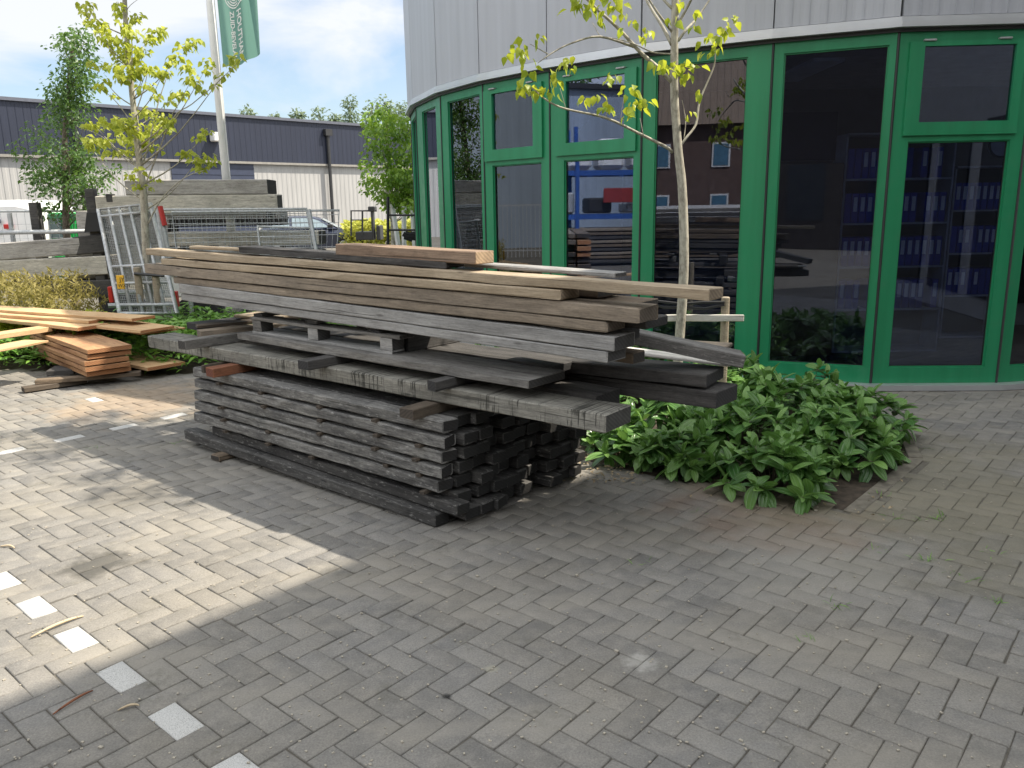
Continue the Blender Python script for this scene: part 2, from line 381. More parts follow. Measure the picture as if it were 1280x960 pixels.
def add_brick(cx, cy, hx, hy, white):
    """cx,cy centre in pattern units; hx,hy half sizes in metres"""
    o = len(V); tz = RNG.normal(0, .0011, 4); zb = RNG.normal(0, .0012); rot = RNG.normal(0, .007)
    r, b = RNG.random(), RNG.random(); ce = ORG+XA*BW*cx+YA*BW*cy+RNG.normal(0, .0009, 2)
    cr_, sr_ = math.cos(rot), math.sin(rot); bev = .0042
    for (ex, zz) in ((0, -.012), (0, -.0030), (bev, 0)):
        for k, (sx, sy) in enumerate(((-1, -1), (1, -1), (1, 1), (-1, 1))):
            lx, ly = sx*(hx-ex), sy*(hy-ex); lx, ly = lx*cr_-ly*sr_, lx*sr_+ly*cr_
            p = ce+XA*lx+YA*ly; V.append((p[0], p[1], zz+(zb+tz[k] if zz > -.01 else 0))); Cc.append((r, white, b))
    for l in (0, 4):
        for k in range(4): F.append((o+l+k, o+l+(k+1) % 4, o+l+4+(k+1) % 4, o+l+4+k))
    F.append((o+8, o+9, o+10, o+11))
nwhite = 0
for iy in range(-130, 131):
    for ix in range(-150, 151):
        k = (ix-iy) % 4
        if k not in (0, 3): continue
        if k == 0: cx, cy, hx, hy = ix+1, iy+.5, BW, BW/2
        else: cx, cy, hx, hy = ix+.5, iy+1, BW/2, BW
        p = ORG+XA*BW*cx+YA*BW*cy
        if p[1] < .6 or p[1] > 13.5 or abs(p[0]) > .78*p[1]+2.2: continue
        if p[1] > 6.9 and p[0] > 2.5 and p[1] > 7.25: continue
        if (inside(BED, *p) and seg_d(BED, *p) > .05) or (inside(BED2, *p) and seg_d(BED2, *p) > .06): continue
        if seg_d(BED, *p) < .085 and p[0] > 1.75 and p[1] < 6.2: continue
        wht = 0
        if k == 0 and ('h', ix, iy) in whites: wht = 1
        if k == 3 and (ix, iy) in W2SET: wht = 1
        if k == 0 and (ix, iy) in W3SET: wht = 1
        add_brick(cx, cy, hx-.0022, hy-.0022, wht)
pm = NT('concrete_pavers'); a_ = pm.node('ShaderNodeAttribute', _attribute_name='col'); sp = pm.node('ShaderNodeSeparateColor'); pm.l(a_.outputs['Color'], sp.inputs[0])
oc = pm.coord((1, 1, 1)); fine = pm.noise(oc, 130, 6, .85); mid = pm.noise(oc, 14, 5, .6); big = pm.noise(oc, 1.1, 5, .6)
c = pm.ramp(sp.outputs[0], [(0, (.150, .148, .142)), (.5, (.185, .181, .172)), (1, (.220, .214, .200))])
c = pm.mix(pm.ramp(mid, [(.42, 0.0), (.68, .55)]), c, (.27, .258, .235))
c = pm.mix(pm.ramp(big, [(.40, 0.0), (.66, .50)]), c, (.235, .215, .175))
c = pm.mix(.8, c, pm.ramp(fine, [(.30, .55), (.5, 1.0), (.70, 1.5)]), 'MULTIPLY')
def spot(c, x, y, r, colr, amt, sc=5):
    P = gz(x, y); g_ = pm.node('ShaderNodeNewGeometry'); d = pm.node('ShaderNodeVectorMath', _operation='DISTANCE'); pm.l(g_.outputs['Position'], d.inputs[0]); d.inputs[1].default_value = P
    dn = pm.math('ADD', pm.math('DIVIDE', d.outputs['Value'], r), pm.math('MULTIPLY', pm.math('SUBTRACT', pm.noise(oc, sc, 4), .5), 1.8))
    return pm.mix(pm.ramp(dn, [(.45, amt), (1.0, 0.0)]), c, colr)
tr_ = pm.ramp(pm.noise(pm.coord((.9, 2.2, 1)), .9, 5, .6), [(.50, 0.0), (.62, .45), (.74, 0.0)])
c = pm.mix(tr_, c, (.30, .28, .24))
mo = pm.math('MULTIPLY', pm.ramp(pm.noise(oc, 3.2, 6, .65), [(.56, 0.0), (.72, .6)]), pm.ramp(pm.noise(oc, 30, 4, .6), [(.4, 0.0), (.6, 1.0)]))
c = pm.mix(mo, c, (.115, .112, .085))
c = spot(c, 125, 706, .20, (.07, .068, .06), .75, 9)
c = spot(c, 160, 625, .38, (.10, .095, .08), .35, 4)
c = spot(c, 800, 828, .075, (.42, .41, .38), .6, 26)
c = spot(c, 615, 835, .03, (.34, .33, .26), .6, 26)
c = spot(c, 558, 871, .026, (.04, .04, .04), .9, 9)
c = spot(c, 960, 640, .7, (.20, .13, .085), .45, 3)
c = spot(c, 1180, 620, 1.5, (.17, .155, .10), .5, 2)
c = spot(c, 1000, 705, .6, (.32, .31, .28), .35, 5)
c = spot(c, 180, 500, .9, (.40, .27, .15), .35, 3)
wsp = pm.noise(oc, 320, 2, .5)
c = pm.mix(sp.outputs[1], c, pm.mix(1, (.52, .52, .50), pm.ramp(wsp, [(.32, .5), (.5, 1.0)]), 'MULTIPLY'))
# small pale specks and lichen
c = pm.mix(pm.ramp(pm.noise(oc, 55, 3, .6), [(.70, 0.0), (.76, .55)]), c, (.40, .39, .36))
pm.base(c); pm.rough(.88); pm.b.inputs['Specular IOR Level'].default_value = .25
pm.bump(pm.math('ADD', fine, pm.math('MULTIPLY', mid, 1.5)), .45, .003)
struct(np_mesh('paving', np.array(V), np.array(F), pm.mat, col=np.array(Cc)))
# planting bed soil and its edging
sb = MB(); n = len(BED)
def soil_sheet(poly, z, nm):
    b = MB(); xs = [p[0] for p in poly]; ys = [p[1] for p in poly]; st = .12; idx = {}
    x = min(xs)
    pts = {}
    i = 0
    while x < max(xs):
        y = min(ys); j = 0
        while y < max(ys):
            if inside(poly, x, y):
                pts[(i, j)] = len(b.v); d = min(1, seg_d(poly, x, y)/.25)
                b.v.append((x, y, -.022+z*d+.06*d*(.6+mnoise.noise(Vector((x*4, y*4, 0))))+.02*d*mnoise.noise(Vector((x*17, y*17, 3)))))
            y += st; j += 1
        x += st; i += 1
    for (i, j) in pts:
        k = [(i, j), (i+1, j), (i+1, j+1), (i, j+1)]
        if all(q in pts for q in k): b.f.append(tuple(pts[q] for q in k)); b.m.append(0)
    b.add([(p[0], p[1], -.004) for p in poly], [tuple(range(len(poly)))])
    return struct(b.build(nm, SOIL))
soil_sheet(BED, .008, 'planting_bed_soil'); soil_sheet(BED2, .008, 'rear_bed_soil')
KERB = simple('bed_edging', (.165, .15, .12), .9, 0, .4, 14, .5)
kb = MB()
for i, (A, B) in enumerate((((1.86, 4.25), (2.66, 5.15)), ((2.66, 5.15), (2.95, 6.0)))):
    A = Vector((*A, 0)); B = Vector((*B, 0)); d = (B-A).normalized(); n_ = Vector((d.y, -d.x, 0)); Lk = (B-A).length
    M = frame_m(A, d, -n_); kb.cbox((-.02 if i == 0 else .01, -.095, -.01), (Lk, -.005, .006+.004*i), .005, 0, M)
struct(kb.build('bed_kerb', KERB))

# ------------------------------------------------------------------ round green building
NODES = [(7.9, 9.3), (6.7, 7.95), (5.55, 7.32), (4.42, 7.12), (3.30, 7.18), (2.37, 7.57), (1.305, 8.14), (.45, 8.90), (-.28, 9.72), (-.84, 10.62), (-1.28, 11.79), (-1.485, 12.9),
         (-1.45, 14.1), (-1.1, 15.3), (-.4, 16.4), (.6, 17.3), (2.0, 18.0), (3.6, 18.2), (5.2, 17.8), (6.7, 16.8), (7.8, 15.4), (8.5, 13.6), (8.6, 11.4)]
HT, HR = 3.10, 7.0
bld = thing('round_building', 'round building with green window frames and a grey clad upper storey', 'building', (0, 0, 0))
nn = len(NODES)
def facet(k):
    """frame: x runs from node k+1 (left) to node k (right), y points inwards, z up"""
    A = Vector((*NODES[(k+1) % nn], 0)); B = Vector((*NODES[k], 0)); d = (B-A).normalized(); inn = Vector((-d.y, d.x, 0))
    return frame_m(A, d, inn), (B-A).length
def onfac(k, x, y, off=0):
    M, Lf = facet(k); r = cam_ray(x, y); o = Vector((0, 0, CH)); Mi = M.inverted(); p = Mi@o; q = Mi.to_3x3()@r; t = (off-p.y)/q.y; return p+q*t
def offset_poly(d):
    out_ = []
    for i in range(nn):
        a = Vector(NODES[i-1]); b = Vector(NODES[i]); c2 = Vector(NODES[(i+1) % nn])
        e1 = (b-a).normalized(); e2 = (c2-b).normalized(); n1_ = Vector((e1.y, -e1.x)); n2_ = Vector((e2.y, -e2.x)); m_ = (n1_+n2_).normalized()
        out_.append(b-m_*d/max(.3, m_.dot(n1_)))
    return out_
area = sum(NODES[i][0]*NODES[(i+1) % nn][1]-NODES[(i+1) % nn][0]*NODES[i][1] for i in range(nn))/2
SG = -1 if area > 0 else 1
# roof, flashing, plinth (rings)
def ring(name, d_out, d_in, z0, z1, mat):
    po = offset_poly(-d_out*SG*-1); pi = offset_poly(-d_in*SG*-1); b = MB(); n = nn
    vs = [(p.x, p.y, z0) for p in po]+[(p.x, p.y, z1) for p in po]+[(p.x, p.y, z0) for p in pi]+[(p.x, p.y, z1) for p in pi]; fs = []
    for i in range(n):
        j = (i+1) % n
        fs += [(i, j, n+j, n+i), (n+i, n+j, 3*n+j, 3*n+i), (2*n+j, 2*n+i, 3*n+i, 3*n+j), (j, i, 2*n+i, 2*n+j)]
    b.add(vs, fs); return b.build(name, mat, bld)
test = offset_poly(1.0)
cen = Vector((3.5, 12.5))
SGN = 1 if (test[4]-cen).length > (Vector(NODES[4])-cen).length else -1
def ring2(name, d_out, d_in, z0, z1, mat):
    po = offset_poly(d_out*SGN); pi = offset_poly(d_in*SGN); b = MB(); n = nn
    vs = [(p.x, p.y, z0) for p in po]+[(p.x, p.y, z1) for p in po]+[(p.x, p.y, z0) for p in pi]+[(p.x, p.y, z1) for p in pi]; fs = []
    for i in range(n):
        j = (i+1) % n
        fs += [(i, j, n+j, n+i), (n+i, n+j, 3*n+j, 3*n+i), (2*n+j, 2*n+i, 3*n+i, 3*n+j), (j, i, 2*n+i, 2*n+j)]
    b.add(vs, fs); return b.build(name, mat, bld)
ring2('flashing', .085, -.02, HT, HT+.045, ALU)
ring2('flashing_upstand', .055, .02, HT+.045, HT+.085, ALU)
ring2('sill', .10, -.10, 0.005, .055, ALU)
rf = MB(); rf.prism([tuple(p) for p in offset_poly(.02*SGN)], HR, HR+.12); rf.build('roof', BLACKM, bld)
ring2('soffit_trim', .03, -.06, HT-.03, HT-.001, BLACKM)
fl = MB(); fl.prism([tuple(p) for p in offset_poly(-.12*SGN)], .0, .05); FLOORM = simple('office_floor', (.10, .095, .09), .6); fl.build('floor', FLOORM, bld)
cl = MB(); cl.prism([tuple(p) for p in offset_poly(-.12*SGN)], 3.02, 3.14); cl.build('ceiling', simple('office_ceiling', (.35, .34, .33), .9), bld)
# cladding panels
SEAMD = simple('seam_dark', (.08, .085, .09), .7)
for k in range(nn):
    M, Lf = facet(k); b = MB(); z0, z1 = HT+.09, HR
    b.box((.004, -.045, z0), (Lf-.004, .10, z1), 0)
    b.box((-.004, -.02, z0), (.004, .09, z1), 1)
    if 1 <= k <= 4:      # narrow standing ribs on the right-hand panels
        nr = int(Lf/.14)
        for r_ in range(1, nr): b.box((r_*Lf/nr-.004, -.053, z0), (r_*Lf/nr+.004, -.045, z1), 0)
    o = b.build('cladding_panel', [CLAD, SEAMD], bld, M=M)
DARKIN = simple('interior_wall', (.12, .115, .11), .9)
def window_bay(k, panes, post=True, sash=None, hinge=()):
    """panes: list of (x0, x1, z0, z1) glass openings in facet coordinates; the frame fills the rest"""
    M, Lf = facet(k); root = MB(); zt, zb = HT-.004, .056
    # frame: build from a grid of cells not covered by panes
    holes = panes+([sash[0]] if sash else [])
    xs = sorted({.004, Lf-.004, *[h[0] for h in holes], *[h[1] for h in holes]}); zs = sorted({zb, zt, *[h[2] for h in holes], *[h[3] for h in holes]})
    for i in range(len(xs)-1):
        for j in range(len(zs)-1):
            cx, cz = (xs[i]+xs[i+1])/2, (zs[j]+zs[j+1])/2
            if any(h[0] < cx < h[1] and h[2] < cz < h[3] for h in holes): continue
            root.box((xs[i], 0, zs[j]), (xs[i+1], .075, zs[j+1]))
    fr = root.build('window_frame', GREEN, bld, M=M)
    for (x0, x1, z0, z1) in panes:
        b = MB(); b.box((x0+.001, .034, z0+.001), (x1-.001, .040, z1-.001)); b.build('pane', GLASS, fr)
        b = MB(); t = .012   # glazing bead
        for q in (((x0, .018, z0), (x1, .032, z0+t)), ((x0, .018, z1-t), (x1, .032, z1)), ((x0, .018, z0+t), (x0+t, .032, z1-t)), ((x1-t, .018, z0+t), (x1, .032, z1-t))): b.box(*q)
        b.build('glazing_bead', GREEN, fr)
        b = MB(); g_ = .012; e_ = .017
        for q in (((x0+g_, .028, z0+g_), (x1-g_, .0335, z0+e_)), ((x0+g_, .028, z1-e_), (x1-g_, .0335, z1-g_)), ((x0+g_, .028, z0+e_), (x0+e_, .0335, z1-e_)), ((x1-e_, .028, z0+e_), (x1-g_, .0335, z1-e_))): b.box(*q)
        b.build('gasket', RUBBER, fr)
    if sash:
        (a0, a1, c0, c1), (g0, g1, h0, h1) = sash
        b = MB()
        for q in (((a0-.015, -.028, c0-.015), (a1+.015, .03, h0)), ((a0-.015, -.028, h1), (a1+.015, .03, c1+.01)), ((a0-.015, -.028, h0), (g0, .03, h1)), ((g1, -.028, h0), (a1+.015, .03, h1))): b.box(*q)
        b.build('sash', GREEN, fr)
        b = MB(); b.box((g0, .0, h0), (g1, .006, h1)); b.build('pane', GLASS, fr)
        for hx in (a0+.1*(a1-a0)+.05, a1-.12*(a1-a0)-.05):
            b = MB(); b.cbox((hx-.05, -.045, c1+.012), (hx+.05, -.002, c1+.028), .004); b.build('hinge', STEEL, fr)
    return fr
def corner_post(k, w0=.0):
    """slim dark joint line at the node"""
    A = Vector((*NODES[k], 0)); b = MB(); b.tube([(A.x, A.y, .056), (A.x, A.y, HT-.03)], .012, 6); b.build('joint', BLACKM, bld)
def px_pane(k, xl, xr, ym, yt, yb):
    a = onfac(k, xl, ym); b = onfac(k, xr, ym); t = onfac(k, (xl+xr)/2, yt); u = onfac(k, (xl+xr)/2, yb)
    return (a.x, b.x, max(u.z, .2), min(t.z, HT-.12))
# facets: 2: right edge, 3: G1, 4: G2, 5: G3, 6: G4, 7: G5, 8: G6, 9: G7, 10: G8
p4 = px_pane(4, 969, 1094, 280, 57, 460)
ZB, ZT = p4[2], p4[3]
p3 = px_pane(3, 1126, 1251, 280, 176, 460); s3 = px_pane(3, 1150, 1263, 115, 57, 152); o3 = px_pane(3, 1134, 1272, 115, 45, 166)
p5 = px_pane(5, 817, 927, 250, 66, 400); p6 = px_pane(6, 705, 791, 250, 198, 400); s6 = px_pane(6, 709, 782, 140, 97, 176); o6 = px_pane(6, 697, 795, 140, 84, 190)
p7 = px_pane(7, 616.5, 677, 250, 207, 400); s7 = px_pane(7, 617, 668, 150, 114, 186); o7 = px_pane(7, 606, 678, 150, 100, 198)
p8 = px_pane(8, 562.5, 602, 230, 128, 300); p9 = px_pane(9, 531, 548, 236, 150, 300)
fx = lambda p, z0=None, z1=None: (p[0], p[1], ZB if z0 is None else z0, ZT if z1 is None else z1)
print('panes', [tuple(round(v, 2) for v in q) for q in (p3, s3, o3, p4, p5, p6, s6, o6, p7, s7, o7, p8, p9)], [round(facet(k)[1], 2) for k in range(2, 12)])
TZ = o3[2]-.06
def clampx(p, k, mg=.05): Lf = facet(k)[1]; return (max(mg, p[0]), min(Lf-mg, p[1]), p[2], p[3])
window_bay(4, [clampx(fx(p4), 4)])
window_bay(3, [clampx(fx(p3, None, p3[3]), 3)], sash=(clampx(o3, 3, .07), clampx(s3, 3, .15)))
L2 = facet(2)[1]; window_bay(2, [(.12, L2-.12, ZB, ZT)])
L1 = facet(1)[1]; window_bay(1, [(.12, L1-.12, ZB, ZT)]); L0 = facet(0)[1]; window_bay(0, [(.12, L0-.12, ZB, ZT)])
window_bay(5, [clampx(fx(p5), 5)])
window_bay(6, [clampx(fx(p6, None, p6[3]), 6)], sash=(clampx(o6, 6, .05), clampx(s6, 6, .13)))
window_bay(7, [clampx(fx(p7, None, p6[3]), 7)], sash=(clampx((o7[0], o7[1], o6[2], o6[3]), 7, .05), clampx((s7[0], s7[1], s6[2], s6[3]), 7, .13)))
window_bay(8, [clampx(fx(p8), 8)]); window_bay(9, [clampx(fx(p9), 9)])
for k in range(10, 22):
    Lk = facet(k)[1]
    if k < 13: window_bay(k, [(.14, Lk-.14, ZB, ZT)])
    else:
        b = MB(); b.box((0, 0, .056), (Lk, .075, HT-.004)); b.build('wall', GREEN, bld, M=facet(k)[0])
for k in range(1, 13): corner_post(k)
# inner partition so that the glass looks into a dim office
b = MB(); b.box((1.6, 10.2, .05), (8.4, 10.32, 3.02)); b.box((3.0, 7.9, .05), (3.08, 10.2, 3.02)) if False else None
b.build('partition_wall', DARKIN, bld)
b = MB(); b.box((1.3, 9.4, .05), (1.42, 16.5, 3.02)); b.build('partition_wall', DARKIN, bld)

# ------------------------------------------------------------------ added unseen wing, its roof edge shaped to shade the forecourt
wing = thing('office_wing', 'tall grey clad wing standing to the right of the forecourt', 'building', (0, 0, 0))
b = MB(); b.prism([(4.35, 2.76), (5.90, 4.45), (6.9, 5.38), (9.95, 8.75), (14, 9.0), (13, 2.5), (13, -1.5), (6, -1.5), (4.4, 1.6)], 8.7, 9.0); b.build('roof', BLACKM, wing)
wpoly = [(6.3, -1.3), (6.3, 3.4), (10.6, 6.2), (10.9, 3), (10.9, -1.3)]
b = MB(); b.prism(wpoly, .0, 8.7); b.build('wall', simple('wing_wall', (.34, .335, .33), .6), wing)
for (A, B_) in (((6.3, 3.4), (10.6, 6.2)), ((6.3, -1.3), (6.3, 3.4))):
    A = Vector((*A, 0)); B_ = Vector((*B_, 0)); d = (B_-A).normalized(); M = frame_m(A, d, Vector((-d.y, d.x, 0)))
    Lw = (B_-A).length; x = .5
    while x+1.1 < Lw:
        b = MB(); b.box((x, -.03, .3), (x+1.1, .03, 2.8)); o = b.build('window', BLACKM, wing, M=M)
        b = MB(); b.box((x+.1, -.04, .4), (x+1.0, -.032, 2.7)); b.build('pane', GLASS, o)
        x += 1.5

# ------------------------------------------------------------------ timber
DX = Vector((.7660, -.6428, 0)); DY = Vector((.6428, .7660, 0))       # along / across the pile
def beam_mesh(Lg, w, t, c=.005, seg=.22, jit=.0015, bow=0.0, taper=0.0, seed=0, rag=0.0):
    """beam along +x from the origin, y across, z up; faces 0 = long grain, 1 = end grain"""
    rr = np.random.default_rng(seed); n = max(2, int(Lg/seg)); b = MB()
    prof = [(c, 0), (w-c, 0), (w, c), (w, t-c), (w-c, t), (c, t), (0, t-c), (0, c)]
    ph = rr.uniform(0, 6.28, 4)
    def ring(x, ins=0.0):
        u = x/Lg; dz = bow*4*u*(1-u); dy = .004*math.sin(3*u+ph[0])*min(1, Lg/2); k = 1-taper*(1-u)
        r_ = []
        for (y, z) in prof:
            y2 = min(max(y, ins), w-ins); z2 = min(max(z, ins), t-ins)
            r_.append((x, y2*k+dy+rr.normal(0, jit), z2*k+dz+rr.normal(0, jit)))
        return r_
    xs = [0]+[c]+[Lg*i/n for i in range(1, n)]+[Lg-c, Lg]
    sk0, sk1 = rr.normal(0, rag+.003, 2)
    for i, x in enumerate(xs):
        r_ = ring(x, c*.8 if i in (0, len(xs)-1) else 0)
        if i in (0, len(xs)-1): r_ = [(p[0]+(sk0 if i == 0 else sk1)*(p[1]/w-.5), p[1], p[2]) for p in r_]
        b.v += r_
    m = 8
    for i in range(len(xs)-1):
        for k in range(8):
            b.f.append((i*m+k, (i+1)*m+k, (i+1)*m+(k+1) % 8, i*m+(k+1) % 8)); b.m.append(0)
    b.f.append(tuple(range(8))); b.m.append(1); e = (len(xs)-1)*m; b.f.append(tuple(range(e, e+8))[::-1]); b.m.append(1)
    b.f = [f[::-1] for f in b.f]
    return b
NB = [0]
def beam(name, label, A, B, w, t, mat, cat='timber beam', group=None, bow=0, taper=0, c=.005, rag=0, side=None):
    """A, B: bottom edge nearest the camera, left end to right end (Vectors with z)"""
    NB[0] += 1; A = Vector(A); B = Vector(B); d = (B-A); y = side or Vector((-d.y, d.x, 0)).normalized()
    o = beam_mesh(d.length, w, t, c, bow=bow, taper=taper, seed=NB[0], rag=rag).build(name, mat, M=frame_m(A, d, y))
    return tag(o, label, cat, group)
def gbeam(name, label, l, r, z, t, w, mat, **k):
    z0, z1 = z if hasattr(z, '__len__') else (z, z)
    return beam(name, label, gz(*l, z0), gz(*r, z1), w, t, mat, **k)
ORD = ['lowest', 'second', 'third', 'fourth', 'fifth', 'sixth', 'top']
# --- low stack of stickered sleepers
P0 = Vector((-.368, 4.035, 0)); LEN = 2.52; LAY = .0855; TH = .066; NC = 10; SW = .107; PITCH = .1165
G1 = 'weathered sleepers in the low stickered stack'
def orth(n): return ['front', 'second', 'third', 'fourth', 'fifth', 'sixth', 'seventh', 'eighth', 'ninth', 'rearmost'][n]
look = {(6, 0): 'grey sleeper with the brown cross blocks resting on it, topmost of the front face', (5, 0): 'mid grey sleeper just under the topmost one on the front face of the low stack',
        (4, 0): 'pale streaked grey sleeper at middle height on the front face of the low stack', (3, 0): 'mossy grey sleeper below the pale streaked one on the front face',
        (2, 0): 'grey sleeper with rounded worn ends, lowest of the evenly stacked front face', (0, 0): 'loose dark sleeper lying at ground level along the front of the stack, end jutting forward'}
protos = []
for i in range(6):
    bm_ = beam_mesh(LEN, SW, TH, .008, seg=.10, bow=0, seed=100+i, jit=.0022, rag=.012)
    protos.append(bm_)
pm_ob = []
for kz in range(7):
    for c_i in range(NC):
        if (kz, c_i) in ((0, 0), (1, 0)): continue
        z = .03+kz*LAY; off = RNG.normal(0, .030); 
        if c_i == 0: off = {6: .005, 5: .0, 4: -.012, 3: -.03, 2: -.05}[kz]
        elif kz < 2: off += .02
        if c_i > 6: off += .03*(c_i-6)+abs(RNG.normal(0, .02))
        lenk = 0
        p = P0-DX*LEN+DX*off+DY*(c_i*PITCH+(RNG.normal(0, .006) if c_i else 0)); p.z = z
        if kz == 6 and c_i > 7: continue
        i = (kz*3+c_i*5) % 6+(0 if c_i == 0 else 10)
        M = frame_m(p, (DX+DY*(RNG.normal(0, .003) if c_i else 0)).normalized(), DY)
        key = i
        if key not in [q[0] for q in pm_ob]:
            o = protos[i % 10].build('sleeper', W_SLEEP if i < 10 else W_SLEEPSHADE, M=M); pm_ob.append((key, o))  # inner columns take the copy darkened for shade
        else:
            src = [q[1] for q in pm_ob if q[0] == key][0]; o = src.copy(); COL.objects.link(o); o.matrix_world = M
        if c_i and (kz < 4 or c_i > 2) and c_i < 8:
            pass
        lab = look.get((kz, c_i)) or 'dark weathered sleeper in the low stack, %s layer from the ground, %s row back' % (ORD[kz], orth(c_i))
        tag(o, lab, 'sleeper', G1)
o = gbeam('sleeper', look[(0, 0)], (231, 549), (545, 660), (.045, .004), .074, .105, W_SLEEPSHADE, group=G1, cat='sleeper', c=.009, rag=.02)
o = beam('sleeper', 'recessed dark sleeper in the shadow gap just above the loose ground level one', P0-DX*2.40+DY*.03+Vector((0, 0, .03+LAY)), P0+DX*.06+DY*.03+Vector((0, 0, .085)), .10, TH, W_SLEEPSHADE, group=G1, cat='sleeper', c=.008)
# stickers
sproto = None; G2 = 'thin stickers between the sleeper layers'
for kz in range(1, 6):
    for j, u in enumerate((.38, .92, 1.45, 2.0, 2.33)):
        if (kz+j) % 5 == 4: continue
        uu = u+RNG.normal(0, .05); p = P0-DX*(LEN-uu)-DY*(RNG.uniform(.004, .028)); p.z = .03+kz*LAY+TH+.001
        M = frame_m(p, DY.lerp(DX, RNG.normal(0, .03)).normalized(), -DX)
        if sproto is None: o = sproto = beam_mesh(1.1, .035, .0175, .002, seed=55).build('sticker', W_DUNN, M=M)
        else: o = sproto.copy(); COL.objects.link(o); o.matrix_world = M
        tag(o, 'thin sticker above the %s sleeper layer, %s' % (ORD[kz], ('under the red brown block', 'a third of the way from the left end', 'near the middle of the long side', 'two thirds of the way to the right end', 'close to the right end')[j]), 'sticker', G2)
# bearers on the ground
for j, (u, lab) in enumerate(((.42, 'split brown bearer sticking out under the left end of the low stack'), (1.9, 'dark bearer hidden under the right half of the low stack'))):
    p = P0-DX*(LEN-u)-DY*(.10 if j == 0 else -.15); p.z = .0
    beam('bearer', lab, p, p+DY*1.05, .10, .027 if j else .043, W_DUNN if j else W_BROWN, cat='bearer', rag=.02, c=.008, side=-DX)
TOPZ = .03+6*LAY+TH       # .609
# cross blocks on the stack
def cross(name, label, px, z, w, t, Lg, mat, back=-.03, cat='wooden block', ang=0.0, group=None):
    """piece lying across the pile; px = pixel of its lower left front corner"""
    A = gz(*px, z); d = (DY*math.cos(ang)+DX*math.sin(ang))
    NB[0] += 1; o = beam_mesh(Lg, w, t, .004, seed=NB[0], rag=.004).build(name, mat, M=frame_m(A+DX*w, d, -DX.lerp(DY, 0)))
    return tag(o, label, cat, group)
cross('wooden_block', 'red brown block poking out between the low stack and the big dripped beam', (257, 470), TOPZ+.001, .105, .062, .9, W_RED)
cross('wooden_block', 'grey brown block poking out at the right part of the low stack top', (500, 522), TOPZ+.001, .10, .055, .9, W_DUNN)
cross('wooden_block', 'small brown block just behind the red brown one under the big beam', (252, 466), TOPZ+.001, .03, .055, .7, W_DUNN)
BZ = TOPZ+.064
gbeam('timber_beam', 'thick grey beam with dark vertical drip streaks on its front, lowest of the overhanging ones', (185, 434), (757, 542), BZ, .088, .235, W_DRIP, c=.006, rag=.01)
BT = BZ+.09
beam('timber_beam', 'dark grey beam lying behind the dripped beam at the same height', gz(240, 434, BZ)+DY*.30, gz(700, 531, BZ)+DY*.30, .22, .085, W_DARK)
# blocks on the big beam
cross('wooden_block', 'square grey block on the far left end of the dripped beam', (223, 436), BT, .10, .066, .55, W_GREY)
cross('wooden_block', 'grey block with rounded end under the left part of the wide plank', (373, 461), BT, .10, .055, .8, W_DARK)
cross('wooden_block', 'small dark block under the right part of the wide plank', (534, 488), BT, .07, .055, .8, W_DARK)
CZ = BT+.057
gbeam('plank', 'wide grey brown plank carrying the pallet piece', (297, 424), (660, 487), CZ, .046, .30, W_GREY, cat='plank')
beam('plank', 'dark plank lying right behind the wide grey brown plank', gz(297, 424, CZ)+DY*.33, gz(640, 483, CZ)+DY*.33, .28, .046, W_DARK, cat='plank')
# stack of dunnage at the left end
DZ = CZ-.03
cross('wooden_block', 'brown block with sunlit top at the left end of the pile, under a thin lath', (240, 424), DZ, .13, .07, .75, W_TANGREY, ang=.30)
cross('lath', 'thin brown lath lying on the brown block at the left end of the pile', (238, 409), DZ+.075, .11, .02, .8, W_DUNN, ang=.30, cat='lath')
cross('plank', 'dark grey slab end behind the brown block at the far left of the pile', (232, 411), DZ+.03, .16, .05, .8, W_DARK, ang=.1, cat='plank')
beam('plank', 'short pale sunlit board lying behind the left end of the pallet piece', gz(285, 398, DZ+.09)+DY*.05, gz(335, 402, DZ+.09)+DY*.05, .5, .022, W_TAN, cat='plank')
# pallet piece
PZ = CZ+.047
pal = thing('pallet', 'narrow broken grey pallet piece with three blocks, lying on the wide plank', 'pallet', M=frame_m(gz(316, 417, PZ), DX, DY))
PL = (gz(478, 446, PZ)-gz(316, 417, PZ)).length
beam_mesh(PL, .10, .018, .003, seed=901).build('bottom_board', W_LGREY, pal)
for q, x in enumerate((0.0, PL*.475-.05, PL-.105)):
    beam_mesh(.105, .10, .078, .004, seg=.2, seed=910+q).build('block', W_LGREY if q else W_GREY, pal, M=Matrix.Translation((x, .002, .019)))
beam_mesh(PL*1.06, .12, .02, .003, seed=905, bow=-.004).build('top_board', W_GREY, pal, M=Matrix.Translation((-.01, -.005, .099)))
for q, x in enumerate((0.0, PL*.475-.05, PL-.105)):
    beam_mesh(.105, .10, .078, .004, seg=.2, seed=920+q).build('block', W_GREY, pal, M=Matrix.Translation((x, .40, .019)))
for q in range(3):
    beam_mesh(.62, .10, .018, .003, seed=930+q).build('deck_board', W_GREY, pal, M=frame_m((.10+q*PL*.42, .02, .12), (0, 1, 0), (-1, 0, 0)))
cross('wooden_block', 'dark wedge lying on the right end of the pallet piece', (462, 419), PZ+.10, .09, .03, .5, W_DARK, ang=.2)
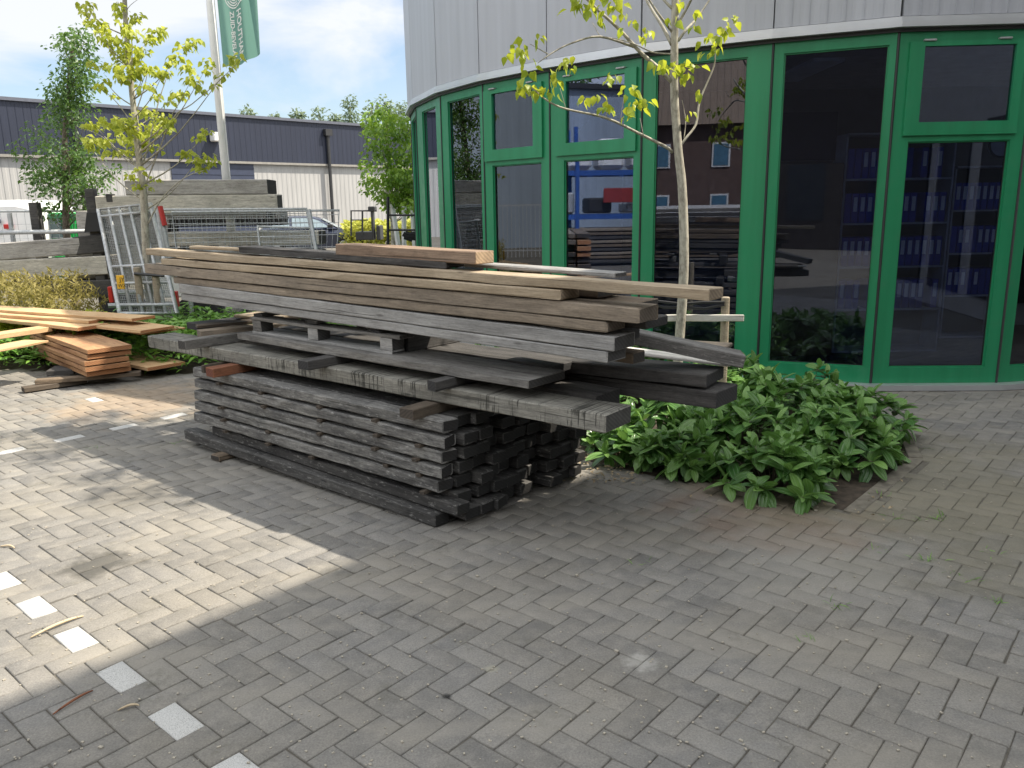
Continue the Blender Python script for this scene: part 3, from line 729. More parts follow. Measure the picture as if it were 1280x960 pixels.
# --- long upper pile: rows from the bottom
rows = [
 ('T6', (226, 375), (759, 453.5), .995, .060, .17, W_LGREY, 'light grey beam with the shortest right end, lowest of the long upper pile'),
 ('T5', (224.5, 366), (766, 440), 1.058, .060, .19, W_LGREY, 'silvery grey long beam directly above the lowest of the upper pile'),
 ('T4', (217, 354), (758, 415.5), 1.121, .056, .17, W_TANGREY, 'grey brown long beam at mid height of the upper pile, its right end tucked back'),
 ('T3', (181.5, 341), (796, 405.5), 1.180, .060, .19, W_TANGREY, 'grey brown long beam reaching farthest left, with a blocky dark right end'),
 ('T2', (201, 330.5), (701, 375), 1.242, .052, .16, W_TAN, 'tan long beam with a frayed splinter, second from the top of the upper pile'),
 ('T1', (181.5, 318.6), (887.5, 375.7), 1.297, .050, .12, W_TAN, 'longest pale tan beam, its right end reaching in front of the tree trunk')]
def onp(x, y, d):
    """point where the line of sight meets the vertical plane of the pile's long face, set back by d"""
    r = cam_ray(x, y); t = (d+P0.dot(DY))/(r.x*DY.x+r.y*DY.y); return Vector((r.x*t, r.y*t, CH+r.z*t))
FACE = {'T6': (.185, .050), 'T5': (.18, .068), 'T4': (.19, .048), 'T3': (.18, .070), 'T2': (.175, .046), 'T1': (.185, .047)}
for (nm, l, r, z, t, wd, mt, lab) in rows: beam('long_beam', lab, onp(*l, FACE[nm][0]), onp(*r, FACE[nm][0]), wd, FACE[nm][1], mt, group='long beams of the upper pile', rag=.006)
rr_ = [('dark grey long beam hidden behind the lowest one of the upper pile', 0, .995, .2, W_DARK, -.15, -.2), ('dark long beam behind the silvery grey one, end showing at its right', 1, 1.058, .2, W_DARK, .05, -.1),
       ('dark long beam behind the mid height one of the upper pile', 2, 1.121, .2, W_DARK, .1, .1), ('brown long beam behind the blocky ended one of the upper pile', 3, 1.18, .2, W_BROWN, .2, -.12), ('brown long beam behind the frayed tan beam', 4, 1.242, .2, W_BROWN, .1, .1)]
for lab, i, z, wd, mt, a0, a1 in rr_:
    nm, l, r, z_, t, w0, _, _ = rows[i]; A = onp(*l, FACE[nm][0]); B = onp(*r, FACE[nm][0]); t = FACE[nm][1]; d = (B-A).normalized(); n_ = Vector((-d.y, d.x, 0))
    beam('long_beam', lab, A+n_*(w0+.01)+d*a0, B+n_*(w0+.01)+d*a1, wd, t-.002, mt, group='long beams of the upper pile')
# supports of the upper pile
beam('wooden_block', 'dark bearer carrying the upper pile behind the pallet piece', gz(316, 417, PZ)+DY*.12+DX*1.45, gz(316, 417, PZ)+DY*.78+DX*1.45, .10, .125, W_DARK, cat='wooden block', side=-DX)
beam('wooden_block', 'square brown block end sticking out under the right end of the upper pile', gz(640, 436, .935)+DY*.05, gz(784, 457.5, .935)+DY*.05, .11, .056, W_BROWN, cat='wooden block')
# things on top of the upper pile
beam('timber_beam', 'dark weathered beam lying on top of the pile, second from the top', onp(298, 315.6, .22), onp(558, 336, .22), .14, .042, W_DARK)
beam('timber_beam', 'short thick reddish brown beam with a pale sunlit end, topmost of the pile', onp(419.5, 318.6, .215), onp(594, 331, .215), .15, .066, wood('wood_top_beam', (.24, .165, .115), (.34, .25, .18), (.09, .065, .05), .5, .35, end=(.46, .34, .22)), rag=.004)
beam('plank', 'thin pale bluish plank behind the topmost beam, pointing to the tree', onp(560, 332, .38), onp(769, 347, .34), .10, .022, W_LGREY, cat='plank')
beam('plank', 'thin pale plank lying crosswise on the left end of the upper pile', onp(236, 311, .24), onp(300, 314, .24), .08, .02, W_TAN, cat='plank')
# --- right-hand rear beams
gbeam('timber_beam', 'heavy dark beam sticking out lowest over the shrubs on the right', (560, 462), (895, 512), .70, .085, .25, W_DARK, rag=.01)
gbeam('timber_beam', 'dark grey beam on top of the lowest one over the shrubs', (600, 454), (883, 485), .80, .065, .26, W_DARK)
A = gz(795, 432, .99); B = gz(928.5, 461, .873)
beam('timber_beam', 'dark beam with a pale split top tilting down at the far right', A+(A-B)*.5, B, .17, .066, wood('wood_split_top', (.12, .118, .112), (.26, .25, .24), (.03, .03, .03), .3, .6, end=(.025, .025, .025), pale=(.5, .49, .46)), rag=.0, c=.004)
beam('plank', 'pale board end showing in the gap beside the tilting beam', gz(700, 440, .872)+DY*.38, gz(868, 452, .872)+DY*.34, .22, .02, W_TANGREY, cat='plank')
beam('plank', 'thin white edged plank behind the dark grey beam over the shrubs', gz(700, 440, .845)+DY*.18, gz(905, 461, .845)+DY*.05, .12, .02, W_WHITE, cat='plank')
beam('bearer', 'thick bearer under the rear dark beams on the low stack', P0-DX*.62+DY*.62+Vector((0, 0, TOPZ)), P0-DX*.62+DY*1.15+Vector((0, 0, TOPZ)), .10, .088, W_DARK, cat='bearer', side=-DX)

# --- orange pile on the left
GO = 'freshly sawn orange boards stacked at the left'
DO = Vector((.90, .43, 0)).normalized()
def ob(label, l, r, z, t, w_, mat, cat='board', nm='board', taper=0, c=.003, ext=0.0, bow=0):
    A = gz(*l, z); B = gz(*r, z); A = A+(A-B).normalized()*ext
    return beam(nm, label, A, B, w_, t, mat, cat=cat, group=GO, c=c, rag=.01, bow=bow)
lbl = ['lowest', 'second lowest', 'middle', 'second highest', 'highest']
for i, (yr, yl) in enumerate(((472, 447), (462, 441), (450.5, 436), (440, 429), (431, 421.5))):
    B = gz(110.6, 472, .12); B.z = .12+i*.058; dd = Vector((-.69, .72, 0)); B = B+Vector((RNG.normal(0, .015), RNG.normal(0, .015), 0))
    beam('board', 'sawn orange board with a bark edge, %s of the five with lit ends' % lbl[i], B+dd*(2.9+RNG.normal(0, .1)), B, .42, .044, W_ORANGEB, cat='board', group=GO, c=.003, rag=.01)
ob('wide pale orange board leaning out lowest at the front left', (0, 440), (60, 428), .40, .022, .30, W_ORANGE, ext=1.5)
ob('long light orange board with a dark slanted end, near the front left edge', (0, 424), (66, 414), .43, .05, .22, W_ORANGE, ext=1.5)
ob('long orange board under the top one, ending at the notch', (0, 403), (97, 414), .47, .038, .36, W_ORANGE, ext=1.8)
ob('long orange board second from the top of the sawn pile', (0, 397), (110, 405), .51, .036, .34, W_ORANGE, ext=1.8)
ob('uppermost orange board of the sawn pile', (0, 390.5), (165, 402), .548, .03, .30, W_ORANGE, ext=1.8)
ob('orange board sticking out right near the top of the sawn pile', (60, 404), (176, 417), .47, .03, .40, W_ORANGE, ext=.6)
ob('thin orange plank pointing right, longest of the upper ones', (110, 409), (178, 419), .43, .02, .50, W_ORANGE, ext=.6)
ob('thick flat board sticking out right at knee height under the pile', (130, 452), (184, 464), .10, .035, .42, W_ORANGE, ext=.9)
ob('brown bearer board lying on the paving, front one', (31, 491), (110, 479), .012, .045, .12, W_DUNN, cat='bearer', nm='bearer', ext=0)
ob('brown bearer board on top of the front bearer', (44, 481), (176, 470), .06, .04, .12, W_BROWN, cat='bearer', nm='bearer', ext=0)
ob('dark slab of wood under the sawn boards', (58, 470), (92, 468), .08, .05, .3, W_DARK, cat='board')

# splinters and twigs on the paving
def stick(name, label, a, b, mid=.01, r=.006, mat=W_SPLIT[0]):
    A = gz(*a, .006); B = gz(*b, .006); C_ = (A+B)/2+Vector((.01, .02, mid)); bb = MB()
    pts = [A.lerp(C_, t_)*(1-t_)+C_.lerp(B, t_)*t_ for t_ in [i/8 for i in range(9)]]
    bb.tube(pts, [r*(.35+.65*math.sin(math.pi*(.08+.84*i/8))) for i in range(9)], 5); o = bb.build(name, mat, smooth=True); return tag(o, label, 'wood splinter')
stick('wood_splinter', 'long pale splinter on the sunlit paving', (38, 797), (104, 770), .02, .007)
stick('wood_splinter', 'long reddish brown splinter in the shade at the lower left', (66, 893), (116, 863), .015, .005, W_RED[0])
stick('wood_splinter', 'small forked pale chip beside the white marker stones', (147, 888), (174, 882), .012, .005)
stick('wood_splinter', 'pale splinter at the left edge of the paving', (0, 683), (18, 685), .01, .006)

# ------------------------------------------------------------------ foliage
def leaf_template(nx, wid, droop, fold, tip=.75, pw_=1.0):
    """unit leaf along +x, 3 columns"""
    V = []; UV = []; F = []
    for i in range(nx+1):
        u = i/nx; h = wid*math.sin(math.pi*min(1, u**tip*.96+.02))**pw_ if 0 < i < nx else wid*.06
        for j in (-1, 0, 1):
            V.append((u, j*h, -droop*u*u+fold*abs(j)*h)); UV.append((.5+j*.5, u))
    for i in range(nx):
        for j in range(2):
            a = i*3+j; F.append((a, a+3, a+4, a+1))
    return np.array(V), np.array(F), np.array(UV)
def leaves(name, P, D, S, tmpl, mat, parent=None, roll=.5, rng=RNG, colr=None, smooth=True):
    """P positions (n,3), D directions (n,3), S sizes (n)"""
    tv, tf, tu = tmpl; n = len(P); m = len(tv)
    D = D/np.linalg.norm(D, axis=1, keepdims=True)
    up = np.tile(np.array([0, 0, 1.0]), (n, 1))+rng.normal(0, roll, (n, 3))
    Y = np.cross(up, D); Y /= np.linalg.norm(Y, axis=1, keepdims=True)+1e-9; Z = np.cross(D, Y)
    V = P[:, None]+S[:, None, None]*(tv[None, :, 0, None]*D[:, None]+tv[None, :, 1, None]*Y[:, None]+tv[None, :, 2, None]*Z[:, None])
    F = (tf[None]+(np.arange(n)*m)[:, None, None]).reshape(-1, 4)
    c = rng.random(n) if colr is None else colr
    col = np.repeat(np.stack([c, rng.random(n), rng.random(n)], 1), m, 0)
    return np_mesh(name, V.reshape(-1, 3), F, mat, parent, col=col, uv=np.tile(tu, (n, 1)), smooth=smooth)
T_BROAD = leaf_template(8, .235, .22, .26, .95, .62)
T_BROAD2 = leaf_template(5, .19, .35, .22, .85)
T_SMALL = leaf_template(2, .30, .25, .25)
T_LIND = leaf_template(4, .36, .35, .25, .62)
T_BLADE = leaf_template(3, .05, .4, .1)
def shrub(name, label, x, y, r, h, n_tip, group, size=.155, mat=LEAF_SHRUB, seed=0, cat='shrub'):
    rg = np.random.default_rng(seed); root = thing(name, label, cat, (x, y, 0), group)
    st = MB(); P = []; D = []; S = []; Cc = []
    for i in range(n_tip):
        a = rg.uniform(0, 2*math.pi); q = math.sqrt((i+.5)/n_tip); rr_ = r*q*rg.uniform(.9, 1.1)
        top = h*(1-.78*q**2.2)*rg.uniform(.82, 1.1); inner = rg.random() < .25
        if inner: top *= .6
        tip = Vector((rr_*math.cos(a), rr_*math.sin(a), max(.05, top)))
        base = Vector((rr_*.35*math.cos(a), rr_*.35*math.sin(a), -.01))
        midp = base.lerp(tip, .5)+Vector((rg.normal(0, .02), rg.normal(0, .02), .03)); st.tube([base, midp, tip], [.0045, .0035, .002], 4)
        ax = (tip-midp).normalized(); ax = (ax+Vector((math.cos(a)*q*.5, math.sin(a)*q*.5, .5))).normalized()
        b1 = ax.cross(Vector((.3, .1, 1))).normalized(); b2 = ax.cross(b1)
        for w_ in range(3):            # three tiers of opposite leaves
            nl = (4, 3, 2)[w_]; el = (.05, .5, 1.05)[w_]; ph = rg.uniform(0, 6.28)
            for k in range(nl):
                t = ph+2*math.pi*k/nl+rg.normal(0, .2); e = el+rg.normal(0, .26)
                d = (b1*math.cos(t)+b2*math.sin(t))*math.cos(e)+ax*math.sin(e)
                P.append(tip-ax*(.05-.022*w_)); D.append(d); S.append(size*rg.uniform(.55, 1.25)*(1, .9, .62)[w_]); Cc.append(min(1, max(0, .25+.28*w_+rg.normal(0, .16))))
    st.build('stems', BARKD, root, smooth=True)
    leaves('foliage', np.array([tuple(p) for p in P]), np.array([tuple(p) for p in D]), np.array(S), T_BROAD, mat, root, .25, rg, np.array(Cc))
    return root
SH = [(1.58, 4.62, .36, .36, 34, 'broad leaved shrub at the front right corner of the bed, hanging over the kerb'), (1.12, 5.02, .30, .30, 24, 'low shrub in the front row left of the corner one'),
      (.72, 5.30, .26, .24, 17, 'small sparse shrub at the left of the front row, beside the bare soil'), (2.14, 5.05, .38, .42, 36, 'shrub with glossy striped leaves at the right kerb of the bed'),
      (1.60, 5.34, .36, .44, 32, 'dense shrub in the middle of the bed behind the corner one'), (2.50, 5.62, .38, .44, 34, 'tall rounded shrub farthest right, in front of the metal sill'),
      (1.98, 5.90, .38, .52, 34, 'tall shrub at the back in front of the tall green corner post'), (1.15, 5.66, .34, .42, 28, 'shrub right below the overhanging heavy dark beam'),
      (.66, 5.78, .30, .34, 20, 'shrub seen through the gap under the dripped beam end'), (2.50, 6.35, .34, .42, 24, 'pale topped shrub close to the glass of the wide fixed pane'),
      (1.62, 6.62, .36, .46, 26, 'shrub beside the wooden tree stake'), (2.05, 6.95, .32, .40, 20, 'shrub tucked against the window frame behind the stake'),
      (1.00, 6.60, .36, .46, 24, 'shrub behind the tree trunk, hidden by the beams'), (.40, 6.50, .36, .40, 20, 'shrub lit by the sun behind the middle of the pile'),
      (1.25, 7.40, .34, .50, 24, 'dark shrub against the window under the white cross board'), (.55, 7.50, .34, .45, 20, 'shrub against the windows behind the upper pile'),
      (-.15, 6.9, .34, .38, 16, 'shrub at the left part of the bed behind the low stack'), (-.2, 8.2, .34, .4, 16, 'shrub by the narrow panes behind the pile')]
for i, (x, y, r, h, n_, lab) in enumerate(SH): shrub('shrub', lab, x, y, r*1.04, h*.86, int(n_*1.2), 'broad leaved shrubs in the bed by the green windows', seed=300+i)

# fallen leaves / petals and weeds
def stuff_leaves(name, label, cat, P, D, S, T, mat, rg, roll=.4):
    o = leaves(name, P, D, S, T, mat, None, roll, rg); return tag(o, label, cat, kind='stuff')
rg = np.random.default_rng(5); P = []; D = []
for (x, y, n_) in ((1175, 647, 26), (1150, 650, 10), (1052, 760, 16), (1158, 700, 22), (1095, 686, 12), (1242, 752, 14), (1120, 648, 10), (1215, 725, 12), (1010, 800, 5), (1165, 560, 10), (1195, 715, 8), (1240, 690, 8), (1100, 620, 6), (800, 705, 8), (870, 640, 6), (120, 560, 8), (215, 555, 6)):
    g_ = gz(x, y)
    for k in range(n_):
        P.append((g_.x+rg.normal(0, .03), g_.y+rg.normal(0, .02), -.004)); a = rg.uniform(0, 6.28); D.append((math.cos(a), math.sin(a), rg.uniform(.3, 1.6)))
stuff_leaves('joint_weeds', 'small grass tufts growing in the joints of the grey paving', 'weeds', np.array(P), np.array(D), rg.uniform(.02, .05, len(P)), T_BLADE, LEAF_GROUND, rg)
P = []; D = []
for k in range(230):
    t = rg.random(); x = 690+80*rg.random()+(t*40); y = 560+45*rg.random(); g_ = gz(x, y); P.append((g_.x, g_.y, .012+rg.random()*.01)); a = rg.uniform(0, 6.28); D.append((math.cos(a), math.sin(a), rg.normal(0, .15)))
for k in range(120):
    g_ = gz(rg.uniform(760, 1130), rg.uniform(585, 660)); 
    if seg_d(BED, g_.x, g_.y) < .25: P.append((g_.x, g_.y, .014)); a = rg.uniform(0, 6.28); D.append((math.cos(a), math.sin(a), rg.normal(0, .15)))
LITTER = simple('leaf_litter', (.30, .24, .15), .8, 0, .5, 60)
stuff_leaves('leaf_litter', 'dry pale leaf bits scattered along the front of the planting bed', 'leaf litter', np.array(P), np.array(D), rg.uniform(.012, .035, len(P)), T_SMALL, LITTER, rg)
# crumbs and grit on the paving
b = MB()
for k in range(900):
    px = rg.uniform(0, 1280); py = rg.uniform(540, 959)
    g_ = gz(px, py)
    if g_.y > 9 or inside(BED, g_.x, g_.y): continue
    s_ = rg.uniform(.0012, .0035)*(1.6 if rg.random() < .05 else 1); a = rg.uniform(0, 3)
    M = Matrix.Translation((g_.x, g_.y, .001))@Matrix.Rotation(a, 4, 'Z'); b.box((-s_*1.5, -s_, 0), (s_*1.5, s_, s_), 0, M)
tag(b.build('grit', simple('grit', (.36, .33, .27), .9, 0, .4, 300)), 'fine grit and crumbs lying over the grey paving', 'grit', kind='stuff')

# ground cover of the rear bed
rg = np.random.default_rng(11); P = []; D = []; S = []
while len(P) < 14000:
    x = rg.uniform(-9, -2.1); y = rg.uniform(8.3, 11.4)
    if not inside(BED2, x, y): continue
    hh = .36+.14*mnoise.noise(Vector((x*1.5, y*1.5, 0)))+.09*mnoise.noise(Vector((x*5, y*5, 4))); hh *= min(1, seg_d(BED2, x, y)/.22+.35)
    if x < -5.2: hh *= .75
    P.append((x, y, max(.02, hh*rg.uniform(.45, 1.05)))); a = rg.uniform(0, 6.28); D.append((math.cos(a), math.sin(a), rg.uniform(-.2, .8))); S.append(rg.uniform(.07, .13))
stuff_leaves('ground_cover', 'bright green leafy ground cover behind the timber piles', 'ground cover', np.array(P), np.array(D), np.array(S), T_BROAD2, LEAF_GROUND, rg)
P = []; D = []; S = []
for k in range(15000):
    x = rg.uniform(-11.5, -6.0); y = rg.uniform(10.9, 12.6)
    hh = .78+.20*mnoise.noise(Vector((x*1.1, y*1.1, 7)))+.12*mnoise.noise(Vector((x*4, y*4, 1)))
    if x > -6.6: hh *= max(.2, (-6.0-x)/.6)
    z = hh*rg.random()**.5
    P.append((x, y, z)); a = rg.uniform(0, 6.28); D.append((math.cos(a), math.sin(a), rg.uniform(.2, 2.0))); S.append(rg.uniform(.05, .11))
stuff_leaves('dry_shrubs', 'straw yellow feathery undergrowth at the far left behind the sawn boards', 'undergrowth', np.array(P), np.array(D), np.array(S), leaf_template(2, .16, .3, .2), LEAF_DRY, rg, .8)
P = []; D = []; S = []
for k in range(3500):
    x = rg.uniform(-6.6, -5.3); y = rg.uniform(9.5, 10.6)
    hh = .42+.1*mnoise.noise(Vector((x*3, y*3, 2))); P.append((x, y, hh*rg.random()**.5)); a = rg.uniform(0, 6.28); D.append((math.cos(a), math.sin(a), rg.uniform(.0, 1.2))); S.append(rg.uniform(.05, .1))
stuff_leaves('low_bushes', 'low yellow green bushes between the dry undergrowth and the ramp', 'undergrowth', np.array(P), np.array(D), np.array(S), T_SMALL, LEAF_YEL, rg, .6)

# ------------------------------------------------------------------ trees
def path(tb, pts, r0, r1, n=7):
    m = len(pts); tb.tube(pts, [r0+(r1-r0)*i/(m-1) for i in range(m)], n)
def smoothp(pts, k=4):
    out_ = []
    P_ = [Vector(p) for p in pts]; n = len(P_)
    for i in range(n-1):
        p0, p1, p2, p3 = P_[max(0, i-1)], P_[i], P_[i+1], P_[min(n-1, i+2)]
        for j in range(k):
            t = j/k; out_.append(.5*((2*p1)+(-p0+p2)*t+(2*p0-5*p1+4*p2-p3)*t*t+(-p0+3*p1-3*p2+p3)*t**3))
    out_.append(P_[-1]); return out_
def tree(name, label, trunk, r0, r1, branches, clumps, leaf_per, size, mat, T, seed, flat=.5, droop=.3, bark=BARK, cat='tree', group=None, auto=True, color_hi=True, nauto=0):
    """clumps: (pos Vector, radius m)"""
    rg = np.random.default_rng(seed); root = thing(name, label, cat, tuple(trunk[0]), group); o = Vector(trunk[0])
    tp = smoothp([Vector(p)-o for p in trunk], 5); tb = MB(); path(tb, tp, r0, r1, 10)
    for (pts, a, b_) in branches: path(tb, smoothp([Vector(p)-o for p in pts], 4), a, b_, 6)
    P = []; D = []; S = []; Cc = []
    for ci_, (c, r) in enumerate(clumps):
        c = Vector(c)-o
        if auto and ci_ >= nauto and (len(clumps) < 60 or ci_ % 3 == 0 or nauto):
            hd = lambda p: math.hypot(p.x-c.x, p.y-c.y)
            best = min(tp, key=lambda p: abs(p.z-(c.z-.75*hd(p)-.05)))
            dist = (c-best).length
            mid = best.lerp(c, .5)+Vector((rg.normal(0, .03), rg.normal(0, .03), -.08*dist))
            path(tb, smoothp([best, mid, c], 3), min(r0*.35, .006+.006*dist), .002, 4)
        n_ = max(3, int(leaf_per*(r/.2)**2*rg.uniform(.75, 1.25)))
        for k in range(n_):
            v = rg.normal(0, 1, 3); v /= np.linalg.norm(v); v *= rg.random()**.45*r; v[2] *= flat
            P.append((c.x+v[0], c.y+v[1], c.z+v[2]-droop*.25*(v[0]**2+v[1]**2)/max(r, .01)))
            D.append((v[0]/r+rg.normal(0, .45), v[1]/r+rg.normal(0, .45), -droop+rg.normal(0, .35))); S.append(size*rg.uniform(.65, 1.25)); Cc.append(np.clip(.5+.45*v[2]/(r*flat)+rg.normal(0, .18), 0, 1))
    tb.build('trunk', bark, root, smooth=True)
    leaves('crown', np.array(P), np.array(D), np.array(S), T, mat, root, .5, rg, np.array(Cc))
    return root
# centre tree in the bed
YT = 6.25; a4 = lambda x, y, Y=YT: at(640+x/4, y/4, Y)
tr = [Vector((at(848, 300, YT).x, YT, -.02)), at(850, 415, YT), at(855, 330, YT), at(853, 240, YT), at(848, 190, YT), at(843, 120, YT), at(843, 60, YT), at(844, 0, YT), at(846, -80, YT), at(842, -170, YT), at(846, -260, YT)]
br = [([a4(800, 760), a4(770, 735, 6.2), a4(630, 665, 6.1), a4(470, 590, 6.0), a4(270, 545, 5.95), a4(180, 505, 5.9), a4(100, 440, 5.85)], .013, .004),
      ([a4(800, 410), a4(720, 330, 6.2), a4(640, 260, 6.15), a4(540, 150, 6.1), a4(430, 50, 6.05), a4(350, -30, 6.0)], .017, .008),
      ([a4(610, 235, 6.15), a4(440, 183, 6.1), a4(300, 215, 6.0), a4(200, 265, 5.95), a4(130, 315, 5.9)], .010, .003),
      ([a4(830, 745), a4(870, 690), a4(920, 620, 6.3), a4(940, 500, 6.35), a4(1010, 330, 6.4), a4(1018, 230, 6.4), a4(1075, 130, 6.45)], .012, .003),
      ([a4(830, 205), a4(870, 150), a4(925, 90, 6.35), a4(1000, -20, 6.4), a4(1080, -140, 6.5)], .012, .005),
      ([a4(800, 225), a4(750, 130, 6.3), a4(700, 50, 6.35), a4(650, -40, 6.4), a4(560, -200, 6.5)], .014, .006),
      ([a4(800, 160), a4(740, 80, 6.15), a4(680, -10, 6.1), a4(600, -130, 6.0)], .010, .004),
      ([a4(830, 120), a4(880, 30), a4(920, -60, 6.1), a4(960, -200, 5.9)], .011, .005),
      ([a4(810, 50), a4(760, 0), a4(700, -90, 6.4), a4(640, -220, 6.6)], .011, .005),
      ([a4(800, 270), a4(700, 260, 6.2), a4(600, 215, 6.1), a4(500, 190, 6.1)], .006, .003),
      ([a4(860, 690), a4(868, 600, 6.3), a4(850, 500, 6.3)], .004, .002), ([a4(660, 690, 6.1), a4(640, 590, 6.1)], .003, .0015), ([a4(270, 545, 5.95), a4(240, 440, 5.95)], .003, .0015),
      ([a4(470, 590, 6.0), a4(478, 520, 6.0)], .003, .0015), ([a4(540, 610, 6.05), a4(560, 480, 6.05)], .003, .0015), ([a4(180, 270, 5.95), a4(90, 220, 5.9)], .004, .002), ([a4(440, 183), a4(400, 110)], .003, .002)]
cl = [(350, 30, 60), (330, 15, 45), (500, 30, 50), (550, 70, 28), (600, 105, 22), (560, 130, 24), (435, 95, 28), (670, 155, 30), (650, 180, 22), (110, 185, 38), (40, 200, 32), (60, 270, 38), (0, 240, 32), (-15, 265, 25), (80, 340, 38), (210, 378, 34), (60, 420, 42),
      (120, 445, 38), (190, 440, 42), (300, 305, 42), (275, 325, 30), (510, 365, 40), (480, 395, 28), (590, 430, 38), (570, 460, 28), (365, 500, 40), (430, 475, 28), (480, 520, 40), (600, 535, 45), (660, 505, 42), (580, 565, 30), (750, 305, 45), (820, 330, 40), (890, 325, 48), (870, 370, 40), (990, 195, 38),
      (1030, 165, 42), (1000, 240, 42), (1100, 100, 34), (1065, 125, 28), (1035, 240, 30), (930, 465, 32), (880, 570, 28), (805, 95, 26), (900, 55, 20), (915, 120, 24), (815, 5, 22), (470, -30, 50), (380, -60, 60), (560, -70, 50)]
clm = [(a4(x, y, YT-.25+.4*RNG.random()*(1 if x > 800 else -1)), r/4/1000*YT*1.15) for (x, y, r) in cl]
rgc = np.random.default_rng(77)
for k in range(46):
    z = rgc.uniform(4.0, 6.9); a = rgc.uniform(0, 6.28); q = rgc.uniform(.2, 1.25)*(1-.25*(z-4)/3)
    clm.append((Vector((1.35+q*math.cos(a), 6.25+q*math.sin(a), z)), rgc.uniform(.12, .22)))
for (gx, gy, r) in ((-2.95, 4.98, .16), (-2.75, 5.1, .16), (-2.6, 4.85, .15), (-2.45, 4.98, .18), (-2.3, 4.66, .15), (-2.2, 4.85, .2), (-2.0, 4.62, .14), (-2.6, 4.66, .10), (-1.85, 4.72, .18)):
    z = 5.4+rgc.uniform(-.3, .5); clm.append((Vector((gx+.74*z, gy+.08*z, z)), r))
tree('young_tree', 'young tree with pale bark and sparse bright leaves in front of the green windows', tr, .040, .020, br, clm, 62, .062, LEAF_LIND, T_LIND, 21, .6, .75, nauto=len(cl))
# stake, cross board and strap of the centre tree
for (x, y0, Y, lab) in ((907, 372, 6.4, 'weathered round stake right of the pale tree trunk'), (690, 372, 6.4, 'round stake left of the pale tree trunk, behind the pile')):
    p = at(x, y0, Y); b = MB(); b.tube([(0, 0, 0), (.004, 0, p.z*.5), (0, 0, p.z), (0, 0, p.z+.006)], [.036, .035, .034, .026], 12); tag(b.build('tree_stake', W_STAKE[0], smooth=False, M=Matrix.Translation((p.x, Y, 0))), lab, 'tree stake', 'stakes of the pale young tree')
A = at(775, 402, 6.33); B = at(930, 402, 6.33); beam('cross_board', 'white painted cross board nailed to the stake behind the tree trunk', A, B, .02, .055, W_WHITE, cat='board')
b = MB(); A = at(905, 381, 6.36); B = at(852, 384, 6.30); C_ = at(805, 378, 6.36); b.tube([A, at(880, 386, 6.33), B, at(830, 384, 6.33), C_], .012, 5); b.tube([A+Vector((0, 0, .02)), at(880, 378, 6.33), B+Vector((0, 0, .025)), C_+Vector((0, 0, .02))], .012, 5)
tag(b.build('tree_strap', BLACKM), 'dark rubber strap tying the pale trunk to its stake', 'strap')

# yellow-green tree at the left
YL = 10.6; q4 = lambda x, y, Y=YL: at(x/4, y/4, Y)
tr = [Vector((at(186, 380, YL).x, YL, -.02)), at(184, 340, YL), at(182, 300, YL), at(179, 240, YL), at(174, 200, YL), at(170, 160, YL), at(166, 125, YL), at(161, 75, YL), at(157, 25, YL), at(155, -30, YL), at(155, -90, YL)]
br = [([q4(712, 930), q4(740, 890), q4(860, 600, 10.5), q4(960, 520, 10.4), q4(1090, 410, 10.3), q4(1200, 300, 10.2)], .012, .003), ([at(184, 282, YL), at(203, 247, 10.5), at(231, 222, 10.4), at(255, 213, 10.4)], .010, .003),
      ([q4(690, 880), q4(740, 740, 10.7), q4(790, 520, 10.8), q4(850, 340, 10.9)], .014, .004), ([q4(665, 620), q4(590, 520), q4(540, 470)], .008, .003), ([q4(680, 560), q4(720, 440), q4(745, 330)], .008, .003),
      ([q4(640, 330), q4(560, 250), q4(470, 130), q4(410, 20)], .009, .003), ([q4(700, 840), q4(620, 790), q4(520, 690), q4(440, 650)], .008, .003), ([q4(630, 110), q4(640, 40), q4(700, -10)], .006, .002)]
cl = [(420, 20, 34), (440, 60, 34), (470, 110, 36), (520, 165, 42), (500, 130, 30), (600, 200, 45), (660, 160, 40), (650, 260, 50), (700, 250, 40), (700, 345, 45), (640, 360, 50), (600, 385, 40), (740, 340, 40), (780, 150, 38), (810, 140, 22), (740, 195, 40), (970, 205, 36), (925, 235, 40), (885, 285, 36), (860, 310, 28),
      (1040, 310, 30), (1025, 350, 26), (1190, 285, 30), (1150, 320, 30), (1120, 370, 26), (1070, 425, 22), (940, 340, 36), (960, 395, 42), (1000, 450, 26), (900, 470, 40), (840, 510, 28), (780, 480, 30), (725, 430, 36), (820, 355, 32), (800, 380, 36), (540, 200, 36), (580, 260, 40), (470, 320, 30), (500, 430, 28), (520, 400, 22), (570, 480, 22),
      (560, 610, 52), (470, 625, 40), (640, 600, 46), (735, 560, 48), (815, 590, 46), (760, 650, 54), (830, 640, 30), (600, 680, 52), (690, 715, 50), (480, 710, 48), (430, 700, 32), (545, 755, 36), (650, 655, 46), (800, 750, 18), (620, 760, 36), (740, 720, 40), (1040, 655, 24), (990, 685, 26), (935, 765, 34), (990, 800, 36), (1050, 790, 38), (1000, 840, 26), (660, 880, 24), (690, 930, 26), (770, 890, 24),
      (750, 935, 20), (700, 850, 26), (610, 60, 34), (690, 80, 30), (610, 120, 30), (600, 20, 30), (680, 100, 24), (640, 300, 50), (560, 330, 30)]
clm = [(q4(x, y, YL+RNG.uniform(-.5, .5)), r/4/1000*YL*1.12) for (x, y, r) in cl]
for k in range(26): a = RNG.uniform(0, 6.28); z = RNG.uniform(4.6, 6.4); clm.append((Vector((tr[-1].x+RNG.uniform(.1, 1)*math.cos(a), YL+RNG.uniform(.1, 1)*math.sin(a), z)), .2))
